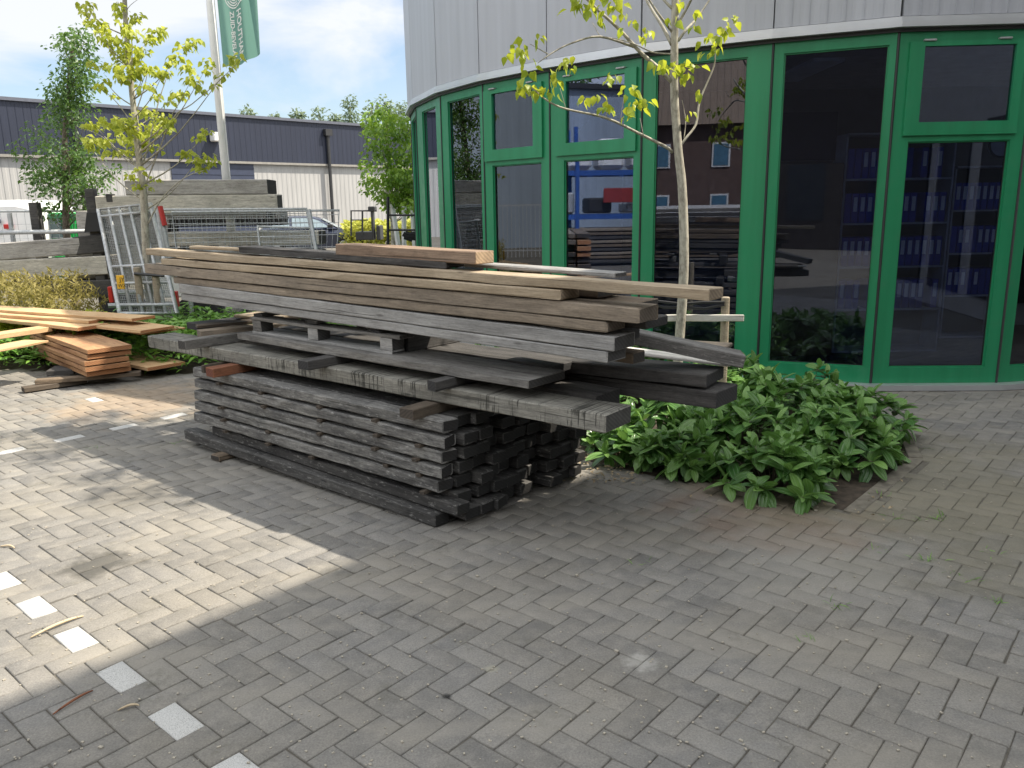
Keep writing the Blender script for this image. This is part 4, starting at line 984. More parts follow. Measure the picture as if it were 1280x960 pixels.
tree('yellow_tree', 'slender tree with yellow green leaves standing behind the galvanised ramp', tr, .055, .022, br, clm, 85, .075, LEAF_YEL, T_LIND, 22, .6, .5, bark=BARK, nauto=0)
for (x, y0, Y, lab) in ((171, 335, 10.35, 'left hand stake at the foot of the yellow green tree'), (194, 341, 10.35, 'right hand stake at the foot of the yellow green tree')):
    p = at(x, y0, Y); b = MB(); b.tube([(0, 0, 0), (0, 0, p.z), (0, 0, p.z+.01)], [.045, .045, .03], 12); tag(b.build('tree_stake', W_STAKE[0], M=Matrix.Translation((p.x, Y, 0))), lab, 'tree stake', 'stakes of the yellow green tree')
A = at(168, 342, 10.3); B = at(205, 345, 10.3); b = MB(); b.tube([A, B], .02, 6); tag(b.build('tree_strap', BLACKM), 'dark strap between the two stakes of the yellow green tree', 'strap')

def env_clumps(env, Y, n, dep, r, sc=4, ox=0, oy=0, seed=0):
    rg = np.random.default_rng(seed); out_ = []; ys = [e[0] for e in env]
    while len(out_) < n:
        y = rg.uniform(ys[0], ys[-1]); xl = np.interp(y, ys, [e[1] for e in env]); xr = np.interp(y, ys, [e[2] for e in env])
        if rg.random()*500 > xr-xl+60: continue
        x = rg.uniform(xl, xr); out_.append((at(ox+x/sc, oy+y/sc, Y+rg.normal(0, dep)), rg.uniform(.7, 1.3)*r))
    return out_
YD = 14.0
tr = [Vector((at(84, 300, YD).x, YD, -.02)), at(84, 300, YD), at(82, 240, YD), at(81, 180, YD), at(84, 130, YD), at(88, 80, YD), at(92, 50, YD)]
clm = env_clumps([(140, 375, 410), (180, 300, 455), (250, 270, 480), (330, 275, 470), (400, 300, 460), (480, 250, 470), (560, 240, 450), (650, 250, 450), (690, 150, 450), (760, 100, 470), (850, 120, 590), (930, 170, 560), (1030, 200, 470), (1090, 260, 400)], YD, 150, .35, .20, seed=3)
clm += env_clumps([(140, 375, 410), (180, 310, 445), (330, 285, 460), (560, 260, 440), (690, 260, 440), (850, 200, 500), (1000, 240, 420)], YD, 60, .3, .2, seed=8)
clm += [(q4(x, y, YD), .14) for x, y in ((155, 630), (150, 670), (215, 640), (75, 710), (80, 740), (90, 770), (560, 850), (600, 840), (520, 880), (110, 800), (140, 840))]
tree('dark_tree', 'dark green columnar tree at the far left behind the old timber', tr, .07, .02, [], clm, 26, .075, LEAF_DKT, T_SMALL, 23, .8, .3, bark=BARKD)
YM = 17.0
tr = [Vector((at(492, 300, YM).x, YM, 0)), at(490, 260, YM), at(486, 200, YM), at(484, 160, YM), at(480, 140, YM)]
clm = env_clumps([(285, 660, 700), (340, 640, 780), (380, 650, 850), (460, 670, 880), (520, 620, 900), (600, 620, 900), (690, 620, 900), (740, 720, 900), (800, 760, 890)], YM, 85, .5, .22, 4, 300, 60, seed=4)
tree('bushy_tree', 'bushy light green tree right beside the left end of the green building', tr, .06, .02, [], clm, 30, .095, LEAF_MID, T_LIND, 24, .8, .35, bark=BARK)
for j, (xa, ya, xb, yb, lab) in enumerate(((490, 255, 502, 302, 'leaning white stake under the bushy tree, left one'), (505, 258, 505, 304, 'upright white stake in the middle under the bushy tree'), (515, 258, 520, 300, 'leaning white stake under the bushy tree, right one'))):
    b = MB(); b.tube([at(xa, ya, 16.6), at(xb, yb+30, 16.6)], .05, 8); tag(b.build('tree_stake', WHITEP), lab, 'tree stake', 'white stakes under the bushy tree')

# ------------------------------------------------------------------ far background
A = at(-260, 262, 33.5); WL = Vector((A.x, A.y, 0)); WA = at(0, 262, 40.0); WB = at(457, 262, 56.0)
wd = Vector((WB.x-WA.x, WB.y-WA.y, 0)).normalized(); W0 = Vector((WA.x, WA.y, 0))-wd*26; WLEN = 70
winn = Vector((-wd.y, wd.x, 0)); MW = frame_m(W0, wd, winn)
wh = thing('warehouse', 'long warehouse with dark blue upper cladding over pale vertical boards', 'warehouse', M=MW)
def wy(px, py):
    """facade coords of a pixel on the warehouse wall"""
    Mi = MW.inverted(); r = Mi.to_3x3()@cam_ray(px, py); o = Mi@Vector((0, 0, CH)); t = -o.y/r.y; return o+r*t
zt = (wy(0, 194).z+wy(457, 207).z)/2; zr = (wy(0, 128).z+wy(457, 157).z)/2
print('warehouse', zt, zr)
b = MB(); b.box((0, .0, -.2), (WLEN, 25, zt)); b.build('lower_wall', WOODCLAD, wh)
b = MB(); b.box((-.15, -.18, zt), (WLEN+.15, 25.2, zr)); b.build('upper_cladding', DARKCLAD, wh)
b = MB(); b.box((-.3, -.32, zr), (WLEN+.3, 25.4, zr+.16)); b.build('roof_edge', simple('roof_edge', (.10, .11, .14), .5), wh)
b = MB(); b.box((-.2, -.24, zt-.10), (WLEN+.2, -.19, zt+.03)); b.build('drip_trim', simple('drip_trim', (.25, .24, .22), .5), wh)
x = wy(408, 200).x; b = MB(); b.tube([(x, -.32, zr-.4), (x, -.32, .1)], .11, 8); b.box((x-.25, -.50, zr-.75), (x+.25, -.19, zr-.35)); b.build('downpipe', BLACKM, wh)
x = wy(96, 200).x; b = MB(); b.tube([(x, -.32, zr-.4), (x, -.32, .1)], .11, 8); b.box((x-.25, -.50, zr-.75), (x+.25, -.19, zr-.35)); b.build('downpipe', BLACKM, wh)
for (xa, xb) in ((214, 277), (283, 317)):
    x0, x1 = wy(xa, 215).x, wy(xb, 215).x; b = MB(); b.box((x0, -.06, 0), (x1, -.01, zt-.12))
    for k in range(1, 12): b.box((x0, -.085, k*zt/12), (x1, -.06, k*zt/12+.05))
    b.build('roller_door', DARKCLAD if False else simple('roller_door', (.03, .04, .075), .5), wh)
x = wy(279.5, 215).x; b = MB(); b.box((x-.12, -.12, 0), (x+.12, 0, zt-.1)); b.build('door_post', WHITEP, wh)
p = wy(265.5, 172); b = MB(); b.cbox((p.x-.28, -.75, p.z-.25), (p.x+.28, -.19, p.z+.25), .05); b.build('wall_lamp', WHITEP, wh)
# second hall behind
A = at(430, 158, 80); B = at(560, 150, 95); d = Vector((B.x-A.x, B.y-A.y, 0)).normalized(); M = frame_m(Vector((A.x, A.y, 0)), d, Vector((-d.y, d.x, 0)))
h2 = thing('second_hall', 'dark blue hall with pale roof edge behind the right end of the warehouse', 'hall', M=M)
b = MB(); b.box((0, 0, 0), (40, 25, A.z-.4)); b.build('wall', DARKCLAD, h2)
b = MB(); b.add([(-.5, -1, A.z-.4), (40, -1, A.z+.6), (40, 26, A.z+2), (-.5, 26, A.z+1), (-.5, -1, A.z-.1), (40, -1, A.z+.9), (40, 26, A.z+2.3), (-.5, 26, A.z+1.3)], [(0, 3, 2, 1), (4, 5, 6, 7), (0, 1, 5, 4), (1, 2, 6, 5), (2, 3, 7, 6), (3, 0, 4, 7)]); b.build('roof', simple('hall_roof', (.55, .58, .62), .5), h2)
# far poplars
for i, (x, yt, Y, wpx) in enumerate(((309, 141, 120, 26), (343, 146, 125, 16), (372, 139, 120, 22), (398, 134, 118, 28), (418, 146, 122, 12), (437, 126, 115, 24), (464, 130, 118, 22), (481, 122, 112, 34), (502, 134, 118, 24))):
    hz = at(x, yt, Y).z; X = at(x, yt, Y).x; wm = wpx/1000*Y*.5; rg = np.random.default_rng(60+i); cl_ = []
    for k in range(34):
        t = rg.random(); z = hz*(.55+.45*t); q = wm*(1-t**2.2)*math.sqrt(rg.random()); a = rg.uniform(0, 6.28); cl_.append((Vector((X+q*math.cos(a), Y+q*math.sin(a), z)), rg.uniform(.7, 1.2)))
    places = ['farthest left', 'small and low, second from the left', 'third from the left', 'broad, left of the downpipe', 'tiny top right of the downpipe', 'slim and pointed above the roof', 'half hidden left of the broad one', 'broadest and tallest above the second hall', 'last one beside the bushy tree']
    tree('poplar', 'distant poplar top over the warehouse roof, %s' % places[i], [Vector((X, Y, 0)), Vector((X, Y, hz*.5)), Vector((X, Y, hz*.97))], .3, .05, [], cl_, .9, .55, LEAF_POP, T_SMALL, 70+i, 1.1, .1, bark=BARKD, group='poplars behind the warehouse')

# ------------------------------------------------------------------ flagpole and flag
YF = 13.2
PT = at(262, 0, YF); PB = at(283, 223, YF); pd = (PT-PB)/(PT.z-PB.z); base = PB-pd*PB.z; top = base+pd*8.6
fp = thing('flagpole', 'white flagpole rising behind the old timber stack', 'flagpole', tuple(base))
b = MB(); b.tube([Vector((0, 0, 0)), pd*4, pd*8.6], [.075, .06, .035], 14); b.build('pole', WHITEP, fp, smooth=True)
b = MB(); b.tube([pd*8.6, pd*8.68, pd*8.72], [.05, .05, .01], 10); b.build('finial', WHITEP, fp)
b = MB(); hl = Vector((.10, -.06, 0)); b.tube([pd*8.3+hl, pd*1.2+hl*.7], .008, 4); b.build('halyard', WHITEP, fp)
FG = NT('flag_cloth'); FG.base((.13, .29, .235)); FG.rough(.7)
t_ = FG.node('ShaderNodeBsdfTranslucent'); t_.inputs[0].default_value = (.30, .52, .45, 1); ms = FG.node('ShaderNodeMixShader'); ms.inputs[0].default_value = .4
FG.l(FG.b.outputs[0], ms.inputs[1]); FG.l(t_.outputs[0], ms.inputs[2]); FG.l(ms.outputs[0], FG.out.inputs['Surface'])
fo = thing('flag', 'green company flag with white vertical lettering and a ring emblem', 'flag', tuple(base))
# flag sheet in (u across, v down) parameters; hoist edge along the pole
zb_ = at(280, 82, YF).z; ztop = 7.9
def flag_pt(u, v, off=0.0):
    """u 0..1 across, v 0 bottom .. 1 top"""
    z = zb_+(ztop-zb_)*v; hoist = pd*z+Vector((.13, -.04, 0)); wv = (.58+.16*v)
    fold = .09*math.sin(u*7.5+v*2.2)+.04*math.sin(u*15+v*5)
    sag = -.12*u+(.12*u*u)+(.16*(u**3))*(1-v)
    return hoist+Vector((u*wv, fold*u**.4-.1*u-off, sag+(z-z)))
nu, nv = 36, 60; V = []; F = []
for j in range(nv+1):
    for i in range(nu+1): V.append(tuple(flag_pt(i/nu, j/nv)))
for j in range(nv):
    for i in range(nu): a = j*(nu+1)+i; F.append((a, a+1, a+nu+2, a+nu+1))
cloth = np_mesh('cloth', np.array(V), np.array(F), FG.mat, fo, smooth=True)
# lettering mapped onto the cloth
def text_on_flag(txt, u0, v_start, size, name):
    cu = bpy.data.curves.new('txt', 'FONT'); cu.body = txt; cu.size = 1; cu.extrude = 0; cu.offset = .022; to = bpy.data.objects.new('txt', cu); COL.objects.link(to)
    bpy.context.view_layer.update(); dg = bpy.context.evaluated_depsgraph_get(); me = bpy.data.meshes.new_from_object(to.evaluated_get(dg))
    bpy.data.objects.remove(to); W = .66; H = (ztop-zb_)
    bm_ = __import__('bmesh').new(); bm_.from_mesh(me); bm = __import__('bmesh'); bm.ops.triangulate(bm_, faces=bm_.faces[:]); bm.ops.subdivide_edges(bm_, edges=bm_.edges[:], cuts=2, use_grid_fill=True)
    dead = []
    for vv in bm_.verts:   # text runs downwards: x -> -v, y -> +u
        u = u0+vv.co.y*size/W; v = v_start-vv.co.x*size/H; vv.co = flag_pt(u, v, .006)
        if v < .012: dead.append(vv)
    bm.ops.delete(bm_, geom=dead, context='VERTS')
    bm_.to_mesh(me); me.name = name; me.materials.append(WHITEP); o = bpy.data.objects.new(name, me); COL.objects.link(o); o.parent = fo
vt = (at(290, 14, YF).z-zb_)/(ztop-zb_)
text_on_flag('HOUTHANDEL', .50, vt, .140, 'lettering'); text_on_flag('ZUID-BEVELAND', .30, vt, .105, 'lettering')
b = MB()
for (r_, gap) in ((.19, 0), (.155, .5), (.12, 1.1), (.085, 0)):
    for k in range(40):
        a0, a1 = 2*math.pi*k/40, 2*math.pi*(k+1)/40
        if gap and (a0 % 1.7) < gap*.3: continue
        qs = []
        for rr2, aa in ((r_, a0), (r_, a1), (r_-.017, a1), (r_-.017, a0)): qs.append(flag_pt(.46+rr2*math.cos(aa)/.66, vt+.22/(ztop-zb_)+rr2*math.sin(aa)/(ztop-zb_), .006))
        b.add(qs, [(0, 1, 2, 3)])
b.build('emblem', WHITEP, fo)

# ------------------------------------------------------------------ old timber, rails and vehicles at the back left
def old(label, l, r, Y, hpx, dep, mat=W_LOG, nm='old_beam', dY=0, cat='old timber', group='old squared timbers at the back of the yard', bowed=0):
    A = at(*l, Y); B = at(*r, Y+dY); return beam(nm, label, A, B, dep, hpx/1000*Y, mat, cat=cat, group=group, c=.015, rag=.03)
old('grey squared timber lying uppermost on the tall old stack, in front of the roller doors', (156, 244), (336, 243), 12.6, 18, .4, W_LOGG)
old('pale squared timber second from the top of the tall old stack', (122, 268), (346, 266), 12.6, 22, .42, W_LOG)
old('thin dark timber under the second pale one of the tall old stack', (150, 272), (335, 270), 12.7, 4, .4, W_LOGG)
old('pale old timber low in the tall stack behind the mesh panels', (205, 308), (400, 306), 13.0, 17, .4, W_LOG)
old('dark timber at the foot of the tall stack behind the mesh panels', (205, 330), (400, 330), 13.0, 18, .4, W_LOGG)
old('weathered timber with a dark end above the dry undergrowth at the left', (-60, 330), (103, 318), 12.9, 21, .38, W_LOGG)
old('blackened block continuing the left timber towards the ramp', (95, 319), (132, 315), 12.9, 22, .5, W_DARK)  # dark block put in where the timber end lies in black shadow
old('pale sunlit timber right above the dry undergrowth', (-60, 352), (136, 343), 12.9, 23, .38, W_LOG)
old('grey timber behind the trailer ramp at the height of the pipe rail', (100, 305), (212, 305), 13.5, 40, .4, W_LOGG)
old('pale timber behind the trailer ramp, below the grey one', (90, 352), (212, 350), 13.5, 44, .4, W_LOG)
old('dark timber at the bottom of the left stack', (40, 374), (140, 372), 12.9, 22, .38, W_DARK)
for (x, y, w_, h_, lab) in ((71, 243, 8, 10, 'small black block on top of the pale old timber, left of the ramp'), (333, 262, 6, 14, 'dark upright wedge between the two uppermost old timbers')):
    A = at(x+ (62 if x < 100 else 0), y+h_, 12.6); beam('wedge', lab, A, A+Vector((w_/1000*12.6, 0, 0)), .1, h_/1000*12.6, W_DARK, cat='wedge')
# stack of corrugated panels behind the mesh (dark ribbed edges)
b = MB(); A = at(213, 283, 13.6); B = at(352, 283, 13.6); st = thing('ribbed_panel_stack', 'stack of ribbed dark edged panels behind the mesh fence panels', 'panel stack', tuple(A-Vector((0, 0, A.z))))
for k, z in enumerate((at(213, 283, 13.6).z, at(213, 274, 13.6).z, at(213, 302, 13.6).z)):
    b = MB(); n_ = 46; Lg = B.x-A.x
    for i in range(n_): b.box((i*Lg/n_, 0, z), (i*Lg/n_+Lg/n_*.55, .5, z+.10))
    b.box((0, .02, z-.012), (Lg, .5, z)); b.box((0, .02, z+.10), (Lg, .5, z+.112)); b.build('panel', W_DARK[0] if k != 1 else W_LOGG[0], st)
b = MB(); 
for i in range(5): b.box((.1+i*.42, .05, 0), (.2+i*.42, .45, at(213, 303, 13.6).z))
b.build('bearer', W_DARK[0], st)
# mesh fence panels
def mesh_panel(label, c4, Y0, Y1, nv_=34, nh=14, red=False):
    """c4: bottom-left, bottom-right, top-right, top-left pixels"""
    a, b_, c_, d_ = at(*c4[0], Y0), at(*c4[1], Y1), at(*c4[2], Y1+.12), at(*c4[3], Y0+.12)
    root = thing('mesh_panel', label, 'fence panel', tuple(a), 'site fence panels leaning behind the pile'); f = lambda u, v: (a.lerp(b_, u)).lerp(d_.lerp(c_, u), v)-a
    m = MB(); m.tube([f(0, 0), f(1, 0), f(1, 1), f(0, 1), f(0, 0)], .02, 6, cap=False); m.build('frame', STEEL, root, smooth=True)
    m = MB()
    for i in range(1, nv_): m.tube([f(i/nv_, 0), f(i/nv_, 1)], .0028, 3, cap=False)
    for v in [j/nh for j in range(1, nh)]+[.93]: m.tube([f(0, v), f(1, v)], .0045, 4, cap=False)
    m.build('wire_mesh', STEEL, root)
mesh_panel('wide mesh fence panel leaning in front of the old timber stack', ((208, 345), (395, 340), (383, 261), (202, 262)), 11.9, 12.1)
mesh_panel('second mesh fence panel just behind the front one, shifted right', ((225, 348), (420, 338), (424, 263), (215, 265)), 12.2, 12.4, 30, 5)
mesh_panel('third mesh fence panel, lower, in front of the parked car', ((330, 350), (402, 345), (390, 285), (322, 283)), 11.6, 11.8, 16, 10)
for j, (xa, ya, xb, yb) in enumerate(((196, 258, 212, 345), (200, 262, 217, 345), (386, 262, 400, 340))):
    b = MB(); b.tube([at(xa, ya, 11.7), at(xb, yb, 11.5)], .03, 8); b.build('tube', STEEL)
    o = bpy.data.objects[-1] if False else COL.objects[-1]
    o.name = 'steel_tube'; tag(o, ('leftmost galvanised tube leaning beside the mesh panels', 'galvanised tube leaning second from the left beside the mesh panels', 'galvanised tube leaning at the right end of the mesh panels')[j], 'steel tube')
b = MB(); b.tube([at(200, 258, 11.65), at(206, 282, 11.62)], .036, 8); o = b.build('red_sleeve', REDP); tag(o, 'red plastic sleeve at the top of a leaning tube', 'sleeve')
# galvanised trailer ramp
rt = [at(123, 262, 10.9), at(188, 255, 10.9), at(222, 392, 10.2), at(150, 392, 10.2)]   # tl, tr, br, bl
ramp = thing('trailer_ramp', 'upright galvanised trailer ramp with a small yellow plate', 'ramp', tuple(rt[3])); f = lambda u, v: (rt[3].lerp(rt[2], u)).lerp(rt[0].lerp(rt[1], u), v)-rt[3]
m = MB(); m.tube([f(0, 0), f(1, 0), f(1, 1), f(0, 1), f(0, 0)], .03, 6, cap=False)
for u in (.2, .4, .6, .8): m.tube([f(u, 0), f(u, 1)], .020, 6)
for v in (.08, .28, .44, .93): m.tube([f(0, v), f(1, v)], .022, 6)
m.build('frame', STEEL, ramp, smooth=True)
m = MB(); back = Vector((0, .05, 0))
for i in range(1, 30): m.tube([f(i/30, 0)+back, f(i/30, 1)+back], .004, 3, cap=False)
for i in range(1, 64): m.tube([f(0, i/64)+back, f(1, i/64)+back], .004, 3, cap=False)
m.build('mesh_deck', STEEL, ramp)
def flat_plate(px0, px1, Y, nm, par, mat, org, th=.02):
    a = at(*px0, Y)-org; b_ = at(*px1, Y)-org; m = MB(); m.cbox((a.x, -th+a.y, b_.z), (b_.x, a.y, a.z), .004); return m.build(nm, mat, par)
pl = flat_plate((145.5, 344), (157, 361), 10.15, 'yellow_plate', ramp, YELP, rt[3])
def flat_text(txt, size, M, mat, par, name='lettering'):
    cu = bpy.data.curves.new('txt', 'FONT'); cu.body = txt; cu.size = size; cu.extrude = .001; to = bpy.data.objects.new('txt', cu); COL.objects.link(to)
    bpy.context.view_layer.update(); me = bpy.data.meshes.new_from_object(to.evaluated_get(bpy.context.evaluated_depsgraph_get())); bpy.data.objects.remove(to)
    me.name = name; me.materials.clear(); me.materials.append(mat); o = bpy.data.objects.new(name, me); COL.objects.link(o); o.parent = par; o.matrix_local = M
for r_, txt in enumerate(('JY', 'WXN')):
    a = at(147.5 if r_ else 149.5, 352.0+r_*7.2, 10.11)-rt[3]
    flat_text(txt, .075 if r_ == 0 else .062, Matrix.Translation(a)@Matrix.Rotation(math.radians(90), 4, 'X'), BLACKM, pl)
# trailer behind the ramp: chassis, red lamps, white box side
tl = thing('trailer', 'low trailer behind the ramp with red tail lamps and a white side', 'trailer', tuple(at(180, 400, 11.2)-Vector((0, 0, at(180, 400, 11.2).z)))); to_ = Vector(tl.location)
m = MB(); 
for y_ in (366, 382): 
    m.tube([at(135, y_, 11.2)-to_, at(262, y_-4, 11.8)-to_], .035, 6)
m.tube([at(236, 348, 11.0)-to_, at(240, 395, 11.0)-to_], .03, 6); m.build('chassis', STEEL, tl)
m = MB(); a = at(196, 344, 11.5)-to_; c_ = at(228, 372, 11.5)-to_; m.cbox((a.x, a.y, c_.z), (c_.x, a.y+1.2, a.z), .02); m.build('box', WHITEP, tl)
for (x0, y0, x1, y1) in ((216, 364, 224, 384), (136, 358, 144, 378)):
    a = at(x0, y0, 10.9)-to_; c_ = at(x1, y1, 10.9)-to_; m = MB(); m.cbox((a.x, a.y-.05, c_.z), (c_.x, a.y+.03, a.z), .008); m.build('tail_lamp', REDP, tl)
for x in (160, 250):
    a = at(x, 392, 11.6)-to_; m = MB(); m.tube([a+Vector((0, -.1, 0)), a+Vector((0, .1, 0))], .3, 20); m.build('wheel', RUBBER, tl)
# pipe rail and posts at the left
b = MB(); b.tube([at(-40, 291.5, 13.4), at(130, 288.5, 13.4)], .035, 8); tag(b.build('pipe_rail', STEEL, smooth=True), 'galvanised pipe rail above the left old timbers', 'rail')
b = MB(); b.tube([at(-40, 264.5, 14.6), at(120, 263.5, 14.6)], .02, 8); tag(b.build('fence_rail', STEEL), 'thin top rail of the mesh fence before the white van', 'rail')
for (x, y0, w_, lab) in ((43, 253, .07, 'dark timber post right of the white van'), (11.5, 266, .03, 'slim steel post in front of the white van')):
    p = at(x, y0, 13.6); b = MB(); b.cbox((-w_, -w_, 0), (w_, w_, p.z), .008); tag(b.build('post', W_DARK[0] if w_ > .05 else STEEL, M=Matrix.Translation((p.x, 13.6, 0))), lab, 'post')
m = MB()
p0 = at(-30, 266, 14.6); p1 = at(125, 300, 14.6)
for i in range(0, 60, 4): x = p0.x+(p1.x-p0.x)*i/60; m.tube([(x, 14.6, p1.z-.3), (x, 14.6, p0.z)], .004, 3, cap=False)
for i in range(3): z = p1.z-.2+i*.25; m.tube([(p0.x, 14.6, z), (p1.x, 14.6, z)], .003, 3, cap=False)
tag(m.build('wire_fence', STEEL), 'thin wire mesh fence in front of the white van and green container', 'fence')
# black hanging tarpaulin / sign post
p = at(112, 236, 13.0); q = at(116, 290, 13.0)
t2 = thing('black_post', 'black upright post with a sagging dark hood beside the ramp', 'post', (p.x, 13.0, 0)); m = MB(); m.cbox((-.06, -.06, 0), (.09, .06, p.z), .01); m.build('post', W_DARK[0], t2)
m = MB(); zc = at(112, 266, 13.0).z; m.add([(-.10, -.14, q.z), (.22, -.16, q.z+.02), (.22, .14, q.z+.02), (-.10, .14, q.z), (-.05, -.09, zc), (.12, -.09, zc), (.12, .1, zc), (-.05, .1, zc)], [(0, 3, 2, 1), (4, 5, 6, 7), (0, 1, 5, 4), (1, 2, 6, 5), (2, 3, 7, 6), (3, 0, 4, 7)]); m.build('hood', RUBBER, t2)

# ---- vehicles
def loft(m, secs, mat=0, close=True):
    """secs: list of rings (same vertex count)"""
    o = len(m.v); n = len(secs[0])
    for s_ in secs: m.v += [tuple(p) for p in s_]
    for i in range(len(secs)-1):
        for k in range(n): m.f.append((o+i*n+k, o+i*n+(k+1) % n, o+(i+1)*n+(k+1) % n, o+(i+1)*n+k)); m.m.append(mat)
    if close: m.f.append(tuple(o+k for k in range(n))[::-1]); m.m.append(mat); e = o+(len(secs)-1)*n; m.f.append(tuple(e+k for k in range(n))); m.m.append(mat)
def wheel(par, x, y, r, wd=.2):
    w_ = MB(); w_.tube([(x, y-wd/2, r), (x, y-wd/2+.03, r), (x, y+wd/2-.03, r), (x, y+wd/2, r)], [r*.93, r, r, r*.93], 24); t = w_.build('wheel', RUBBER, par)
    m = MB(); m.tube([(x, y-wd/2-.012, r), (x, y-wd/2, r)], [r*.58, r*.62], 20); m.build('rim', STEEL, t)
# dark blue hatchback: x forward (to the right), side faces the camera
CARP = NT('dark_blue_paint'); CARP.base((.035, .045, .08)); CARP.rough(.25); CARP.b.inputs['Metallic'].default_value = .3; CARP.b.inputs['Coat Weight'].default_value = .6; CARP = CARP.mat
YC = 33.0; p = at(458, 290, YC); car = thing('parked_car', 'dark blue car parked behind the mesh fence panels', 'car', M=frame_m(Vector((p.x, YC, -.0)), (1, .12, 0), (-.12, 1, 0)))
m = MB(); secs = []
for (x, zl, zs, zt_, hw) in ((-4.15, .45, .70, .85, .62), (-4.05, .32, .75, .98, .78), (-3.6, .25, .80, 1.02, .86), (-2.6, .22, .80, .98, .88), (-1.2, .22, .78, .98, .88), (-.7, .24, .74, .93, .86), (-.25, .3, .66, .82, .78), (-.05, .4, .58, .70, .62)):
    secs.append([(x, -hw*.96, zl), (x, -hw, zs), (x, -hw*.88, zt_), (x, 0, zt_+.04), (x, hw*.88, zt_), (x, hw, zs), (x, hw*.96, zl), (x, 0, zl-.02)])
loft(m, secs); body = m.build('body', CARP, car, smooth=False)
m = MB(); secs = []
for (x, zt_, hw) in ((-4.0, 1.0, .66), (-3.55, 1.36, .60), (-2.9, 1.47, .60), (-2.1, 1.46, .60), (-1.75, 1.36, .60), (-1.05, .97, .70)):
    secs.append([(x, -.84, .96), (x, -hw, zt_-.04), (x, -hw*.85, zt_), (x, hw*.85, zt_), (x, hw, zt_-.04), (x, .84, .96)])
loft(m, secs); m.build('cabin', CARP, car)
for pts in (((-3.65, 1.02), (-3.4, 1.32), (-2.95, 1.40), (-2.9, 1.02)), ((-2.8, 1.02), (-2.82, 1.40), (-2.15, 1.40), (-1.8, 1.28), (-1.38, 1.02))):
    m = MB(); P_ = []
    for (x, z) in pts: P_.append((x, -.84+(z-.96)*.24/.46*1.0-.015, z))
    m.add(P_+[(a_, b_+.03, c_) for (a_, b_, c_) in P_], [tuple(range(len(P_))), tuple(range(len(P_), 2*len(P_)))[::-1]]); m.build('side_window', GLASS if False else simple('car_window', (.25, .32, .36), .08, 0, .1), car)
m = MB(); m.add([(-1.70, -.56, 1.35), (-1.07, -.66, 1.0), (-1.07, .66, 1.0), (-1.70, .56, 1.35)], [(0, 1, 2, 3)]); m.build('windscreen', simple('windscreen', (.28, .36, .40), .06), car)
m = MB(); m.cbox((-1.45, -1.02, 1.0), (-1.22, -.84, 1.14), .03); m.build('mirror', BLACKM, car)
m = MB(); m.cbox((-.35, -.80, .60), (-.08, -.60, .72), .03); m.build('headlight', WHITEP, car)
wheel(car, -.85, -.78, .31); wheel(car, -3.35, -.78, .31); wheel(car, -.85, .78, .31); wheel(car, -3.35, .78, .31)
# white van at the far left
YV = 19.0; p = at(50, 300, YV); van = thing('white_van', 'white van with a red lamp parked at the far left behind the rail', 'van', (p.x, YV, 0))
m = MB(); secs = []
for (x, zb2, zt_) in ((-5.0, .45, 1.9), (-4.9, .4, 2.02), (-.5, .4, 2.04), (-.12, .42, 1.95), (0, .5, 1.75)): secs.append([(x, 0, zb2), (x, -.06, zb2+.5), (x, 0.03, zt_-.15), (x, .15, zt_), (x, 1.75, zt_), (x, 1.87, zt_-.15), (x, 1.95, zb2+.5), (x, 1.9, zb2)])
loft(m, secs); m.build('body', WHITEP, van)
a = at(6.5, 280, YV)-Vector((p.x, YV, 0)); m = MB(); m.cbox((a.x, -.09, a.z-.11), (a.x+.18, -.03, a.z), .01); m.build('lamp', REDP, van)
for (x0, y0, x1, y1) in ((-30, 274.5, 3, 279), (-30, 288.5, 5, 292)):
    a = at(x0, y0, YV)-Vector((p.x, YV, 0)); c_ = at(x1, y1, YV)-Vector((p.x, YV, 0)); m = MB(); m.box((a.x, -.075, c_.z), (c_.x, -.05, a.z)); m.build('stripe', simple('van_stripe', (.05, .06, .09), .4), van)
for x in (-4.1, -.9): wheel(van, x, .05, .33)
# green container / machine cab
YG = 19.5; p = at(52, 300, YG); q = at(106, 300, YG); gc = thing('green_cabin', 'bright green cabin with a dark window between the post and the black hood', 'cabin', (p.x, YG, 0)); Lg = q.x-p.x; zt_ = at(60, 266, YG).z
GRB = simple('bright_green', (.01, .42, .08), .5); m = MB(); m.cbox((0, 0, .2), (Lg, 1.8, zt_), .04); m.build('body', GRB, gc)
a = at(54, 272, YG); c_ = at(80, 298, YG); m = MB(); m.cbox((a.x-p.x, -.03, c_.z), (c_.x-p.x, .01, a.z), .01); m.build('window', simple('cab_window', (.05, .09, .10), .1), gc)
m = MB(); m.cbox((.05, -.06, zt_-.14), (Lg-.1, .0, zt_-.03), .02); m.build('roof_trim', simple('dark_green_trim', (.01, .12, .05), .5), gc)
for i in range(6): m = MB(); xx = Lg*.55+i*Lg*.07; m.box((xx, -.03, .3), (xx+.03, 0, zt_-.2)); m.build('rib', GRB, gc)
